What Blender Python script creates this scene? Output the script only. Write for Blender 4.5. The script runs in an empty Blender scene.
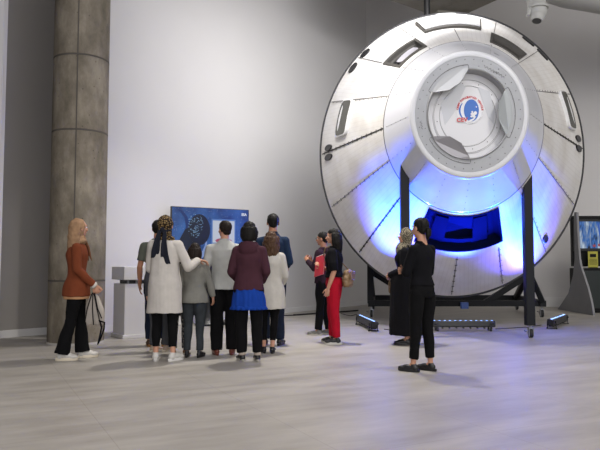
import bpy, math, random
import numpy as np
from mathutils import Vector, Matrix, noise, Euler
random.seed(4)
C = bpy.context.scene
COL = C.collection
PI = math.pi
R = math.radians

# ------------------------------------------------------------------ camera
CAM_H = 1.15
FPX = 640.0
PITCH = math.atan(40 / FPX)
cam_d = bpy.data.cameras.new('camera')
cam = bpy.data.objects.new('camera', cam_d)
COL.objects.link(cam)
cam.location = (0, 0, CAM_H)
cam.rotation_euler = (PI / 2 + PITCH, 0, 0)
cam_d.sensor_width = 36
cam_d.lens = FPX * 36 / 600
cam_d.clip_end = 200
C.camera = cam
C.view_settings.view_transform = 'Standard'
C.view_settings.look = 'None'
C.view_settings.gamma = 1
C.view_settings.use_curve_mapping = False
C.view_settings.exposure = 0.3

# ------------------------------------------------------------------ light
W = bpy.data.worlds.new('world')
C.world = W
W.use_nodes = True
W.node_tree.nodes['Background'].inputs[0].default_value = (0.97, 0.97, 1.0, 1)
W.node_tree.nodes['Background'].inputs[1].default_value = 0.3


def area(name, loc, target, size, energy, color=(1, 1, 1), spread=180, shape='SQUARE', sy=None):
    l = bpy.data.lights.new(name, 'AREA')
    l.energy = energy
    l.color = color
    l.shape = shape
    l.size = size
    if sy:
        l.size_y = sy
    l.spread = R(spread)
    o = bpy.data.objects.new(name, l)
    COL.objects.link(o)
    o.location = loc
    o.rotation_euler = (Vector(target) - Vector(loc)).to_track_quat('-Z', 'Y').to_euler()
    return o


area('ceiling_lamp', (0.1, 9.8, 6.9), (0.1, 9.4, 0), 0.35, 105, (1, 0.95, 0.87), 95, 'DISK')
area('ceiling_lamp', (4.6, 5.2, 6.9), (4.4, 7.4, 0), 0.8, 90, (1, 0.96, 0.90), 120, 'DISK')
area('ceiling_lamp', (-0.5, 3.0, 6.9), (-0.5, 3.6, 0), 1.8, 90, (1, 0.95, 0.88), 130, 'DISK')
# added fill lights that brighten the walls, high in front of them
area('added_wall_fill', (8.0, 9.0, 6.9), (8.5, 17.0, 2.2), 4.5, 70, (1, 0.96, 0.90), 120, 'RECTANGLE', 1.5)
area('added_wall_fill', (0.5, 7.5, 6.9), (0.2, 16.0, 2.2), 4.5, 60, (0.98, 0.98, 1.0), 120, 'RECTANGLE', 1.5)
area('added_wall_fill', (1.9, 10.6, 6.9), (-0.2, 16.6, 1.6), 3.5, 95, (1, 0.985, 0.97), 110, 'RECTANGLE', 0.5)
area('added_wall_fill', (7.6, 12.6, 6.9), (8.2, 17.2, 1.8), 4.0, 95, (1, 0.97, 0.93), 110, 'RECTANGLE', 0.5)
# large added fill light behind the viewer for even frontal light
area('added_front_fill', (5.0, -5.0, 4.6), (3.0, 12, 3.4), 18, 860, (1.0, 0.985, 0.985), 180, 'RECTANGLE', 6.5)


# ------------------------------------------------------------------ helpers
def lin(h):
    h = h.lstrip('#')
    v = [int(h[i:i + 2], 16) / 255 for i in (0, 2, 4)]
    return tuple((c / 12.92 if c <= 0.04045 else ((c + 0.055) / 1.055) ** 2.4) for c in v) + (1,)


def pix(x, y):
    """direction of the view ray through a point of the photograph"""
    u = (x - 300) / FPX
    v = (225 - y) / FPX
    return Vector((u, math.cos(PITCH) - v * math.sin(PITCH), math.sin(PITCH) + v * math.cos(PITCH)))


def ground(x, y):
    d = pix(x, y)
    t = -CAM_H / d.z
    return Vector((d.x * t, d.y * t, 0))


def at(x, y, Y):
    d = pix(x, y)
    t = Y / d.y
    return Vector((d.x * t, Y, CAM_H + d.z * t))


_mats = {}


def mat(name, color, rough=0.6, metal=0.0, spec=0.5, emit=None, estr=0, bump=None, var=None, coat=0, sheen=0, alpha=None, transmission=0):
    """bump=(scale,strength), var=(scale,amount) colour variation"""
    if name in _mats:
        return _mats[name]
    m = bpy.data.materials.new(name)
    m.use_nodes = True
    nt = m.node_tree
    b = nt.nodes['Principled BSDF']
    c = lin(color) if isinstance(color, str) else color
    b.inputs['Base Color'].default_value = c
    b.inputs['Roughness'].default_value = rough
    b.inputs['Metallic'].default_value = metal
    b.inputs['Specular IOR Level'].default_value = spec
    b.inputs['Coat Weight'].default_value = coat
    b.inputs['Coat Roughness'].default_value = 0.08
    b.inputs['Sheen Weight'].default_value = sheen
    b.inputs['Transmission Weight'].default_value = transmission
    if emit:
        b.inputs['Emission Color'].default_value = lin(emit)
        b.inputs['Emission Strength'].default_value = estr
    tc = nt.nodes.new('ShaderNodeTexCoord')
    if var:
        n = nt.nodes.new('ShaderNodeTexNoise')
        n.inputs['Scale'].default_value = var[0]
        n.inputs['Detail'].default_value = 5
        nt.links.new(tc.outputs['Object'], n.inputs['Vector'])
        r = nt.nodes.new('ShaderNodeValToRGB')
        a = var[1]
        r.color_ramp.elements[0].position = 0.3
        r.color_ramp.elements[1].position = 0.7
        r.color_ramp.elements[0].color = tuple(x * (1 - a) for x in c[:3]) + (1,)
        r.color_ramp.elements[1].color = tuple(min(1, x * (1 + a)) for x in c[:3]) + (1,)
        nt.links.new(n.outputs['Fac'], r.inputs[0])
        nt.links.new(r.outputs[0], b.inputs['Base Color'])
    if bump:
        n = nt.nodes.new('ShaderNodeTexNoise')
        n.inputs['Scale'].default_value = bump[0]
        n.inputs['Detail'].default_value = 4
        nt.links.new(tc.outputs['Object'], n.inputs['Vector'])
        bp = nt.nodes.new('ShaderNodeBump')
        bp.inputs['Strength'].default_value = bump[1]
        bp.inputs['Distance'].default_value = 0.02
        nt.links.new(n.outputs['Fac'], bp.inputs['Height'])
        nt.links.new(bp.outputs[0], b.inputs['Normal'])
    _mats[name] = m
    return m


def N(m, t, **kw):
    n = m.node_tree.nodes.new(t)
    for k, v in kw.items():
        setattr(n, k, v)
    return n


class MB:
    def __init__(s):
        s.v = []
        s.f = []
        s.uv = None

    def add(s, vs, fs):
        o = len(s.v)
        s.v += [tuple(p) for p in vs]
        s.f += [tuple(i + o for i in f) for f in fs]
        return s

    def box(s, c, d, rot=None):
        c = Vector(c)
        M = rot if rot is not None else Matrix.Identity(3)
        vs = [c + M @ Vector((x * d[0] / 2, y * d[1] / 2, z * d[2] / 2)) for z in (-1, 1) for y in (-1, 1) for x in (-1, 1)]
        return s.add(vs, [(0, 2, 3, 1), (4, 5, 7, 6), (0, 1, 5, 4), (2, 6, 7, 3), (0, 4, 6, 2), (1, 3, 7, 5)])

    def rbox(s, c, d, b, rot=None):
        """box with chamfered edges"""
        c = Vector(c)
        M = rot if rot is not None else Matrix.Identity(3)
        h = [x / 2 for x in d]
        import bmesh as bmm
        bm = bmm.new()
        bmm.ops.create_cube(bm, size=1)
        for v in bm.verts:
            v.co = Vector((v.co.x * d[0], v.co.y * d[1], v.co.z * d[2]))
        bmm.ops.bevel(bm, geom=list(bm.edges), offset=b, segments=2, affect='EDGES', profile=0.5)
        vs = [c + M @ v.co for v in bm.verts]
        bm.verts.index_update()
        fs = [[v.index for v in f.verts] for f in bm.faces]
        bm.free()
        return s.add(vs, fs)

    def sphere(s, c, r, rot=None, n=14, m=9):
        c = Vector(c)
        if not hasattr(r, '__len__'):
            r = (r, r, r)
        M = rot if rot is not None else Matrix.Identity(3)
        vs = []
        fs = []
        vs.append(c + M @ Vector((0, 0, r[2])))
        for i in range(1, m):
            a = PI * i / m
            for j in range(n):
                b = 2 * PI * j / n
                vs.append(c + M @ Vector((r[0] * math.sin(a) * math.cos(b), r[1] * math.sin(a) * math.sin(b), r[2] * math.cos(a))))
        vs.append(c + M @ Vector((0, 0, -r[2])))
        for j in range(n):
            fs.append((0, 1 + j, 1 + (j + 1) % n))
            for i in range(m - 2):
                a = 1 + i * n
                fs.append((a + j, a + n + j, a + n + (j + 1) % n, a + (j + 1) % n))
            a = 1 + (m - 2) * n
            fs.append((a + j, len(vs) - 1, a + (j + 1) % n))
        return s.add(vs, fs)

    def rings(s, rs, caps=True, closed=False):
        n = len(rs[0])
        o = []
        for r in rs:
            o += [Vector(p) for p in r]
        fs = []
        K = len(rs)
        for i in range(K if closed else K - 1):
            for j in range(n):
                a = i * n
                b = ((i + 1) % K) * n
                fs.append((a + j, a + (j + 1) % n, b + (j + 1) % n, b + j))
        if caps and not closed:
            fs.append(tuple(range(n))[::-1])
            fs.append(tuple(range((K - 1) * n, K * n)))
        return s.add(o, fs)

    def cone(s, p0, r0, p1, r1, n=14, caps=True):
        p0 = Vector(p0)
        p1 = Vector(p1)
        d = p1 - p0
        if d.length < 1e-6:
            return s
        q = d.to_track_quat('Z', 'Y').to_matrix()
        c = [q @ Vector((math.cos(2 * PI * j / n), math.sin(2 * PI * j / n), 0)) for j in range(n)]
        return s.rings([[p0 + r0 * k for k in c], [p1 + r1 * k for k in c]], caps)

    def cap(s, p0, r0, p1, r1):
        s.cone(p0, r0, p1, r1)
        s.sphere(p0, r0)
        s.sphere(p1, r1)
        return s

    def chain(s, pts, rs):
        for i in range(len(pts) - 1):
            s.cap(pts[i], rs[i], pts[i + 1], rs[i + 1])
        return s

    def tube(s, pts, r, n=8):
        pts = [Vector(p) for p in pts]
        rs = []
        up = None
        for i, p in enumerate(pts):
            d = (pts[min(i + 1, len(pts) - 1)] - pts[max(i - 1, 0)]).normalized()
            if up is None:
                up = d.orthogonal().normalized()
            up = (up - d * up.dot(d)).normalized()
            w = d.cross(up)
            rr = r[i] if hasattr(r, '__len__') else r
            rs.append([p + rr * (math.cos(2 * PI * j / n) * up + math.sin(2 * PI * j / n) * w) for j in range(n)])
        return s.rings(rs)

    def loft(s, secs, n=28, M=None):
        """secs: list of (z, rx, ry, x, y) ellipses, smoothly resampled"""
        secs = sorted(secs, key=lambda q: q[0])
        secs = [tuple(q) + (0,) * (5 - len(q)) for q in secs]
        out = []
        for i in range(len(secs) - 1):
            p0 = secs[max(i - 1, 0)]
            p1 = secs[i]
            p2 = secs[i + 1]
            p3 = secs[min(i + 2, len(secs) - 1)]
            K = 4
            for k in range(K):
                t = k / K
                q = []
                for a in range(5):
                    if a == 0:
                        q.append(p1[0] + (p2[0] - p1[0]) * t)
                        continue
                    dz_ = p2[0] - p1[0]
                    k0 = (p1[a] - p0[a]) / (p1[0] - p0[0]) if p1[0] - p0[0] > 1e-6 else None
                    k1 = (p2[a] - p1[a]) / max(1e-6, dz_)
                    k2 = (p3[a] - p2[a]) / (p3[0] - p2[0]) if p3[0] - p2[0] > 1e-6 else None
                    k0 = k1 if k0 is None else k0
                    k2 = k1 if k2 is None else k2
                    m1 = (2 * k0 * k1 / (k0 + k1) if k0 * k1 > 0 else 0) * dz_
                    m2 = (2 * k2 * k1 / (k2 + k1) if k2 * k1 > 0 else 0) * dz_
                    h = (2 * t**3 - 3 * t**2 + 1) * p1[a] + (t**3 - 2 * t**2 + t) * m1 + (-2 * t**3 + 3 * t**2) * p2[a] + (t**3 - t**2) * m2
                    q.append(h)
                out.append(q)
        out.append(secs[-1])
        rs = []
        for z, rx, ry, x, y in out:
            rx = max(rx, 0.004)
            ry = max(ry, 0.004)
            rs.append([Vector((x + rx * math.cos(2 * PI * j / n), y + ry * math.sin(2 * PI * j / n), z)) for j in range(n)])
        return s.rings(rs)

    def build(s, name, material, parent=None, smooth=False, bevel=0, autos=None):
        me = bpy.data.meshes.new(name)
        me.from_pydata(s.v, [], s.f)
        me.materials.append(material)
        o = bpy.data.objects.new(name, me)
        COL.objects.link(o)
        if parent:
            o.parent = parent
        import bmesh as bmm
        bm = bmm.new()
        bm.from_mesh(me)
        bmm.ops.recalc_face_normals(bm, faces=bm.faces)
        bm.to_mesh(me)
        bm.free()
        if smooth:
            me.shade_smooth()
        if autos:
            me.shade_smooth()
            try:
                me.set_sharp_from_angle(angle=R(autos))
            except Exception:
                pass
        if bevel:
            md = o.modifiers.new('bevel', 'BEVEL')
            md.width = bevel
            md.segments = 2
            md.limit_method = 'ANGLE'
        return o


def tag(o, label=None, cat=None, group=None, kind=None):
    if label:
        o['label'] = label
    if cat:
        o['category'] = cat
    if group:
        o['group'] = group
    if kind:
        o['kind'] = kind
    return o


def empty(name, loc, rz=0, label=None, cat=None, group=None):
    o = bpy.data.objects.new(name, None)
    COL.objects.link(o)
    o.empty_display_size = 0.2
    o.location = loc
    o.rotation_euler = (0, 0, rz)
    return tag(o, label, cat, group)


def struct(o):
    o['kind'] = 'structure'
    return o


def remesh(mb, name, material, parent, voxel=0.008, smooth=6, fold=0.0, fscale=(9, 9, 3), seed=0.0, fine=0.0):
    """melt overlapping volumes into one continuous skin and add cloth folds"""
    me = bpy.data.meshes.new(name + '_src')
    me.from_pydata(mb.v, [], mb.f)
    o = bpy.data.objects.new(name, me)
    COL.objects.link(o)
    import bmesh as bmm
    bm = bmm.new()
    bm.from_mesh(me)
    bmm.ops.recalc_face_normals(bm, faces=bm.faces)
    bm.to_mesh(me)
    bm.free()
    md = o.modifiers.new('r', 'REMESH')
    md.mode = 'VOXEL'
    md.voxel_size = voxel
    md.adaptivity = 0
    if smooth:
        ms = o.modifiers.new('s', 'SMOOTH')
        ms.factor = 0.5
        ms.iterations = smooth
    dg = bpy.context.evaluated_depsgraph_get()
    new = bpy.data.meshes.new_from_object(o.evaluated_get(dg))
    o.modifiers.clear()
    o.data = new
    bpy.data.meshes.remove(me)
    new.name = name
    new.materials.clear()
    new.materials.append(material)
    if fold:
        nv = len(new.vertices)
        co = np.empty(nv * 3, 'f')
        new.vertices.foreach_get('co', co)
        no = np.empty(nv * 3, 'f')
        new.vertices.foreach_get('normal', no)
        co = co.reshape(-1, 3)
        no = no.reshape(-1, 3)
        q = co * np.array(fscale) + np.array([seed * 3.1, seed * 1.7, seed * 5.3])
        d = np.array([noise.noise(Vector(p)) for p in q])
        if fine:
            q2 = co * np.array([28, 28, 14]) + seed
            d = d + fine * np.array([noise.noise(Vector(p)) for p in q2])
        co += no * (d * fold)[:, None]
        new.vertices.foreach_set('co', co.reshape(-1))
    new.shade_smooth()
    o.parent = parent
    return o


# ------------------------------------------------------------------ surface materials
def wall_material(name, base):
    m = mat(name, base, 0.85, spec=0.25)
    nt = m.node_tree
    b = nt.nodes['Principled BSDF']
    tc = N(m, 'ShaderNodeTexCoord')
    n1 = N(m, 'ShaderNodeTexNoise')
    n1.inputs['Scale'].default_value = 0.7
    n1.inputs['Detail'].default_value = 3
    nt.links.new(tc.outputs['Object'], n1.inputs['Vector'])
    r = N(m, 'ShaderNodeValToRGB')
    c = lin(base)
    r.color_ramp.elements[0].position = 0.35
    r.color_ramp.elements[1].position = 0.65
    r.color_ramp.elements[0].color = tuple(x * 0.975 for x in c[:3]) + (1,)
    r.color_ramp.elements[1].color = c
    nt.links.new(n1.outputs['Fac'], r.inputs[0])
    nt.links.new(r.outputs[0], b.inputs['Base Color'])
    n2 = N(m, 'ShaderNodeTexNoise')
    n2.inputs['Scale'].default_value = 60
    nt.links.new(tc.outputs['Object'], n2.inputs['Vector'])
    bp = N(m, 'ShaderNodeBump')
    bp.inputs['Strength'].default_value = 0.05
    nt.links.new(n2.outputs['Fac'], bp.inputs['Height'])
    nt.links.new(bp.outputs[0], b.inputs['Normal'])
    return m


def floor_material():
    m = mat('porcelain floor', '#bdb9b4', 0.42, spec=0.35)
    nt = m.node_tree
    b = nt.nodes['Principled BSDF']
    tc = N(m, 'ShaderNodeTexCoord')
    mp = N(m, 'ShaderNodeMapping')
    mp.inputs['Rotation'].default_value = (0, 0, R(-27))
    mp.inputs['Location'].default_value = (0.35, 0.2, 0)
    nt.links.new(tc.outputs['Object'], mp.inputs['Vector'])
    # tiles
    br = N(m, 'ShaderNodeTexBrick')
    br.offset = 0.0
    br.inputs['Color1'].default_value = (0.97, 0.97, 0.97, 1)
    br.inputs['Color2'].default_value = (1, 1, 1, 1)
    br.inputs['Mortar'].default_value = (0.80, 0.79, 0.77, 1)
    br.inputs['Scale'].default_value = 1
    br.inputs['Mortar Size'].default_value = 0.0035
    br.inputs['Mortar Smooth'].default_value = 0.3
    br.inputs['Brick Width'].default_value = 1.2
    br.inputs['Row Height'].default_value = 1.2
    nt.links.new(mp.outputs[0], br.inputs['Vector'])
    # cloudy cement look, streaked
    mp2 = N(m, 'ShaderNodeMapping')
    mp2.inputs['Scale'].default_value = (0.55, 2.2, 1)
    nt.links.new(mp.outputs[0], mp2.inputs['Vector'])
    n1 = N(m, 'ShaderNodeTexNoise')
    n1.inputs['Scale'].default_value = 1.6
    n1.inputs['Detail'].default_value = 8
    n1.inputs['Roughness'].default_value = 0.62
    nt.links.new(mp2.outputs[0], n1.inputs['Vector'])
    r = N(m, 'ShaderNodeValToRGB')
    r.color_ramp.elements[0].position = 0.3
    r.color_ramp.elements[0].color = lin('#8c8780')
    r.color_ramp.elements[1].position = 0.68
    r.color_ramp.elements[1].color = lin('#aaa59e')
    nt.links.new(n1.outputs['Fac'], r.inputs[0])
    mx = N(m, 'ShaderNodeMix')
    mx.data_type = 'RGBA'
    mx.blend_type = 'MULTIPLY'
    mx.inputs[0].default_value = 1
    nt.links.new(r.outputs[0], mx.inputs[6])
    nt.links.new(br.outputs[0], mx.inputs[7])
    nt.links.new(mx.outputs[2], b.inputs['Base Color'])
    rr = N(m, 'ShaderNodeMapRange')
    rr.inputs[3].default_value = 0.36
    rr.inputs[4].default_value = 0.52
    nt.links.new(n1.outputs['Fac'], rr.inputs[0])
    nt.links.new(rr.outputs[0], b.inputs['Roughness'])
    return m


def concrete_material(name='raw concrete', lo='#5a5447', hi='#928a7b'):
    m = mat(name, hi, 0.85, spec=0.3)
    nt = m.node_tree
    b = nt.nodes['Principled BSDF']
    tc = N(m, 'ShaderNodeTexCoord')
    mp = N(m, 'ShaderNodeMapping')
    mp.inputs['Scale'].default_value = (1, 1, 0.55)
    nt.links.new(tc.outputs['Object'], mp.inputs['Vector'])
    n1 = N(m, 'ShaderNodeTexNoise')
    n1.inputs['Scale'].default_value = 2.6
    n1.inputs['Detail'].default_value = 9
    n1.inputs['Roughness'].default_value = 0.66
    nt.links.new(mp.outputs[0], n1.inputs['Vector'])
    r = N(m, 'ShaderNodeValToRGB')
    r.color_ramp.elements[0].position = 0.32
    r.color_ramp.elements[0].color = lin(lo)
    r.color_ramp.elements[1].position = 0.66
    r.color_ramp.elements[1].color = lin(hi)
    e = r.color_ramp.elements.new(0.5)
    e.color = lin('#787063') if name == 'raw concrete' else lin(hi)
    nt.links.new(n1.outputs['Fac'], r.inputs[0])
    # air-bubble pits
    vo = N(m, 'ShaderNodeTexVoronoi')
    vo.inputs['Scale'].default_value = 9
    nt.links.new(tc.outputs['Object'], vo.inputs['Vector'])
    rp = N(m, 'ShaderNodeValToRGB')
    rp.color_ramp.elements[0].position = 0.06
    rp.color_ramp.elements[0].color = (0.45, 0.43, 0.4, 1)
    rp.color_ramp.elements[1].position = 0.13
    rp.color_ramp.elements[1].color = (1, 1, 1, 1)
    nt.links.new(vo.outputs['Distance'], rp.inputs[0])
    mx = N(m, 'ShaderNodeMix')
    mx.data_type = 'RGBA'
    mx.blend_type = 'MULTIPLY'
    mx.inputs[0].default_value = 0.7
    nt.links.new(r.outputs[0], mx.inputs[6])
    nt.links.new(rp.outputs[0], mx.inputs[7])
    nt.links.new(mx.outputs[2], b.inputs['Base Color'])
    bp = N(m, 'ShaderNodeBump')
    bp.inputs['Strength'].default_value = 0.35
    bp.inputs['Distance'].default_value = 0.02
    nt.links.new(n1.outputs['Fac'], bp.inputs['Height'])
    nt.links.new(bp.outputs[0], b.inputs['Normal'])
    return m


M_WALL = wall_material('white painted wall', '#cfcdcd')
M_WALL_SHADE = wall_material('wall with painted shade', '#96928e')  # left recess wall lies in shadow; that shade is put into its colour
M_TRIM = mat('white trim', '#d4d3d3', 0.55)
M_FLOOR = floor_material()
M_CONC = concrete_material()
M_CEIL = concrete_material('ceiling concrete', '#85827a', '#97938a')

# ------------------------------------------------------------------ structure
CEIL = 10.6
f = MB().add([(-16, -6, 0), (22, -6, 0), (22, 24, 0), (-16, 24, 0), (-16, -6, -0.1), (22, -6, -0.1), (22, 24, -0.1), (-16, 24, -0.1)],
             [(0, 1, 2, 3), (4, 7, 6, 5), (0, 4, 5, 1), (1, 5, 6, 2), (2, 6, 7, 3), (3, 7, 4, 0)])
struct(f.build('floor', M_FLOOR))


def wall(name, pts, h, m, th=0.2, z0=0.0):
    """pts: plan polyline, solid behind it (to the left of travel)"""
    mb = MB()
    for a, b in zip(pts[:-1], pts[1:]):
        a = Vector(a + (0,)) if len(a) == 2 else Vector(a)
        b = Vector(b + (0,)) if len(b) == 2 else Vector(b)
        d = (b - a).normalized()
        n = Vector((-d.y, d.x, 0)) * th
        mb.add([a + Vector((0, 0, z0)), b + Vector((0, 0, z0)), b + n + Vector((0, 0, z0)), a + n + Vector((0, 0, z0)),
                a + Vector((0, 0, h)), b + Vector((0, 0, h)), b + n + Vector((0, 0, h)), a + n + Vector((0, 0, h))],
               [(0, 1, 5, 4), (1, 2, 6, 5), (2, 3, 7, 6), (3, 0, 4, 7), (4, 5, 6, 7), (3, 2, 1, 0)])
    return struct(mb.build(name, m))


MD = Vector((0.568, 0.823, 0))           # direction of the long wall
P0 = Vector((-3.3, 11.1, 0))
WL = P0 - MD * 1.02                       # its left end
CORN = P0 + MD * 9.3
def xy(v):
    return (v.x, v.y)
wall('wall_back', [xy(WL), xy(CORN)], CEIL, M_WALL)
RC = CORN
wall('wall_right', [xy(RC), (15.0, 16.2)], CEIL, M_WALL)
AL0 = Vector((-4.19, 10.72, 0))
wall('wall_left', [(-7.6, 6.9), xy(AL0)], CEIL, M_WALL_SHADE)
# pale end face of the long wall
mb = MB()
q0 = WL
q1 = Vector((-4.16, 10.74, 0))
mb.add([q0, q1, q1 + Vector((0.3, 0.4, 0)), q0 + Vector((0.16, 0.1, 0)),
        q0 + Vector((0, 0, CEIL)), q1 + Vector((0, 0, CEIL)), q1 + Vector((0.3, 0.4, CEIL)), q0 + Vector((0.16, 0.1, CEIL))],
       [(0, 1, 5, 4), (1, 2, 6, 5), (2, 3, 7, 6), (3, 0, 4, 7), (4, 5, 6, 7), (3, 2, 1, 0)])
struct(mb.build('trim_1', M_TRIM))
# bright pier at the left edge of the view
wall('wall_front', [(-8.6, 9.0), (-3.97, 8.56)], CEIL, M_WALL, 0.1, 0).data
bpy.data.objects['wall_front'].location = (-0.08, 0, 0)


def skirting(name, a, b, h=0.11, t=0.018):
    a = Vector(a)
    b = Vector(b)
    d = (b - a).normalized()
    n = Vector((d.y, -d.x, 0))
    mb = MB()
    mb.box((a + b) / 2 + n * t / 2 + Vector((0, 0, h / 2)), ((b - a).length, t, h), Matrix.Rotation(math.atan2(d.y, d.x), 3, 'Z'))
    return struct(mb.build(name, M_TRIM, bevel=0.004))


skirting('baseboard_back', WL + MD * 0.05, CORN - MD * 0.05, 0.12)
skirting('baseboard_right', RC + Vector((0.1, -0.02, 0)), Vector((14.9, 16.2, 0)), 0.26)
skirting('baseboard_left', Vector((-7.5, 7.01, 0)), AL0, 0.12)

# ceiling with an opening edge, dropped concrete slab above the capsule
mb = MB().box((3, 9.5, CEIL + 0.15), (38, 29, 0.3))
struct(mb.build('ceiling', M_CEIL))
def level(x, y, z):
    d = pix(x, y)
    t = (z - CAM_H) / d.z
    return Vector((d.x * t, d.y * t, 0))


a0, a1_ = level(432, 15, 7.15), level(390, 0, 7.15)
b0, b1_ = level(470, 12, 7.15), level(497, 0, 7.15)
dl = (a1_ - a0).normalized()
dr = (b1_ - b0).normalized()
k_ = (dr.x * (a0.y - b0.y) - dr.y * (a0.x - b0.x)) / (dl.x * dr.y - dl.y * dr.x)
tip = a0 + dl * k_
a = tip + dl * 3.2
b = tip + dr * 3.2
mb = MB()
z0, z1 = 7.15, CEIL
base = [tip, b, b + dl * 3.2, a]
mb.add([Vector((p.x, p.y, z0)) for p in base] + [Vector((p.x, p.y, z1)) for p in base],
       [(0, 1, 2, 3), (4, 7, 6, 5), (0, 4, 5, 1), (1, 5, 6, 2), (2, 6, 7, 3), (3, 7, 4, 0)])
mb.box((3.52, 15.4, z0 - 0.08), (0.8, 1.2, 0.2), Matrix.Rotation(R(12), 3, 'Z'))
struct(mb.build('trim_2', M_CEIL))

# concrete column
col = empty('concrete_column', (-3.34, 9.62, 0), 0, 'thick round raw concrete column with formwork rings behind the woman in rust', 'column')
RCOL = 0.405
mb = MB()
n = 72
rs = []
joints = [0.92, 3.13, 4.25, 5.4, 6.6, 7.8, 9.0]
zs = [0.0]
for j in joints:
    zs += [j - 0.015, j - 0.008, j + 0.008, j + 0.015]
zs.append(CEIL)
for i, z in enumerate(zs):
    rr = RCOL
    for j in joints:
        if abs(z - j) < 0.01:
            rr = RCOL - 0.012
    ring = []
    for k in range(n):
        t = 2 * PI * k / n
        r2 = rr
        dd = abs(((t - R(-79)) + PI) % (2 * PI) - PI)
        if dd < R(3):
            r2 = rr - 0.007
        ring.append((r2 * math.cos(t), r2 * math.sin(t), z))
    rs.append(ring)
mb.rings(rs)
mb.build('shaft', M_CONC, col, autos=40)
M_SEAM = mat('formwork seam', '#55504a', 0.9)
mb = MB()
t0 = R(-79)
for z in [x * 0.5 for x in range(0, 21)]:
    mb.box((math.cos(t0) * (RCOL - 0.002), math.sin(t0) * (RCOL - 0.002), min(z + 0.25, CEIL - 0.26)), (0.018, 0.006, 0.5), Matrix.Rotation(t0 + PI / 2, 3, 'Z'))
mb.build('vertical_seam', M_SEAM, col)
for j in joints:
    mb = MB()
    mb.rings([[((RCOL + e) * math.cos(2 * PI * k / n), (RCOL + e) * math.sin(2 * PI * k / n), j + z) for k in range(n)] for e, z in ((-0.008, -0.011), (0.001, -0.011), (0.001, 0.011), (-0.008, 0.011))], caps=False, closed=True)
    mb.build('formwork_ring', M_SEAM, col)
mb = MB().cone((0, 0, 0), RCOL + 0.012, (0, 0, 0.03), RCOL + 0.008, 64)
mb.build('base_ring', mat('pale grout', '#b5b1aa', 0.9), col)

# ------------------------------------------------------------------ space capsule mock-up
CB = Vector((2.894, 12.352, 3.339))
CYAW, CTILT, CK = -0.126, 0.025, 1.117
cap = empty('space_capsule', CB, 0, 'huge white space capsule mock-up with round docking hatch facing the viewer', 'spacecraft')
cap.rotation_euler = Euler((-CTILT, 0, 0)).to_matrix().to_4x4().to_euler()
cap.rotation_euler = (Matrix.Rotation(-CYAW * -1, 3, 'Z') @ Matrix.Rotation(-CTILT, 3, 'X')).to_euler()
cap.scale = (1, 1, CK)
A1, R0, R1 = 2.165, 2.515, 1.247
A2, R2 = 2.89, 0.867


def cs(phi, r, lift=0.0):
    """point on the cone skin; phi in degrees, r radius"""
    if r >= R1:
        a = (R0 - r) / (R0 - R1) * A1
        s = (R0 - R1) / A1
    else:
        a = A1 + (R1 - r) / (R1 - R2) * (A2 - A1)
        s = (R1 - R2) / (A2 - A1)
    nr, na = 1 / math.hypot(1, s), s / math.hypot(1, s)
    p = R(phi)
    rr = r + nr * lift
    return Vector((rr * math.cos(p), -(a + na * lift), rr * math.sin(p)))


def cap_world(phi, r, lift=0):
    v = cs(phi, r, lift)
    v.z *= CK
    return CB + cap.rotation_euler.to_matrix() @ v


def lathe(prof, n=128, closed=False, caps=False):
    return MB().rings([[(r * math.cos(2 * PI * k / n), -a, r * math.sin(2 * PI * k / n)) for k in range(n)] for a, r in prof], caps=caps, closed=closed)


# cone tile skin: fine parallel lines in each 22.5 degree gore, procedural from object coordinates
def gore_material():
    m = mat('capsule tile skin', '#cfcdca', 0.5, spec=0.35)
    nt = m.node_tree
    b = nt.nodes['Principled BSDF']
    uv = N(m, 'ShaderNodeUVMap')
    sp = N(m, 'ShaderNodeSeparateXYZ')
    nt.links.new(uv.outputs[0], sp.inputs[0])
    mu = N(m, 'ShaderNodeMath', operation='MULTIPLY')
    mu.inputs[1].default_value = 1 / 0.075
    nt.links.new(sp.outputs[0], mu.inputs[0])
    fr = N(m, 'ShaderNodeMath', operation='FRACT')
    nt.links.new(mu.outputs[0], fr.inputs[0])
    r = N(m, 'ShaderNodeValToRGB')
    r.color_ramp.elements[0].position = 0.0
    r.color_ramp.elements[0].color = (0.72, 0.71, 0.70, 1)
    r.color_ramp.elements[1].position = 0.2
    r.color_ramp.elements[1].color = (1, 1, 1, 1)
    nt.links.new(fr.outputs[0], r.inputs[0])
    tc = N(m, 'ShaderNodeTexCoord')
    n1 = N(m, 'ShaderNodeTexNoise')
    n1.inputs['Scale'].default_value = 2.2
    n1.inputs['Detail'].default_value = 7
    nt.links.new(tc.outputs['Object'], n1.inputs['Vector'])
    r2 = N(m, 'ShaderNodeValToRGB')
    r2.color_ramp.elements[0].position = 0.33
    r2.color_ramp.elements[0].color = lin('#cdc9c4')
    r2.color_ramp.elements[1].position = 0.6
    r2.color_ramp.elements[1].color = lin('#dcdad8')
    nt.links.new(n1.outputs['Fac'], r2.inputs[0])
    mx = N(m, 'ShaderNodeMix')
    mx.data_type = 'RGBA'
    mx.blend_type = 'MULTIPLY'
    mx.inputs[0].default_value = 0.4
    nt.links.new(r2.outputs[0], mx.inputs[6])
    nt.links.new(r.outputs[0], mx.inputs[7])
    nt.links.new(mx.outputs[2], b.inputs['Base Color'])
    bp = N(m, 'ShaderNodeBump')
    bp.inputs['Strength'].default_value = 0.25
    bp.inputs['Distance'].default_value = 0.01
    nt.links.new(r.outputs[0], bp.inputs['Height'])
    nt.links.new(bp.outputs[0], b.inputs['Normal'])
    return m


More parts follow.
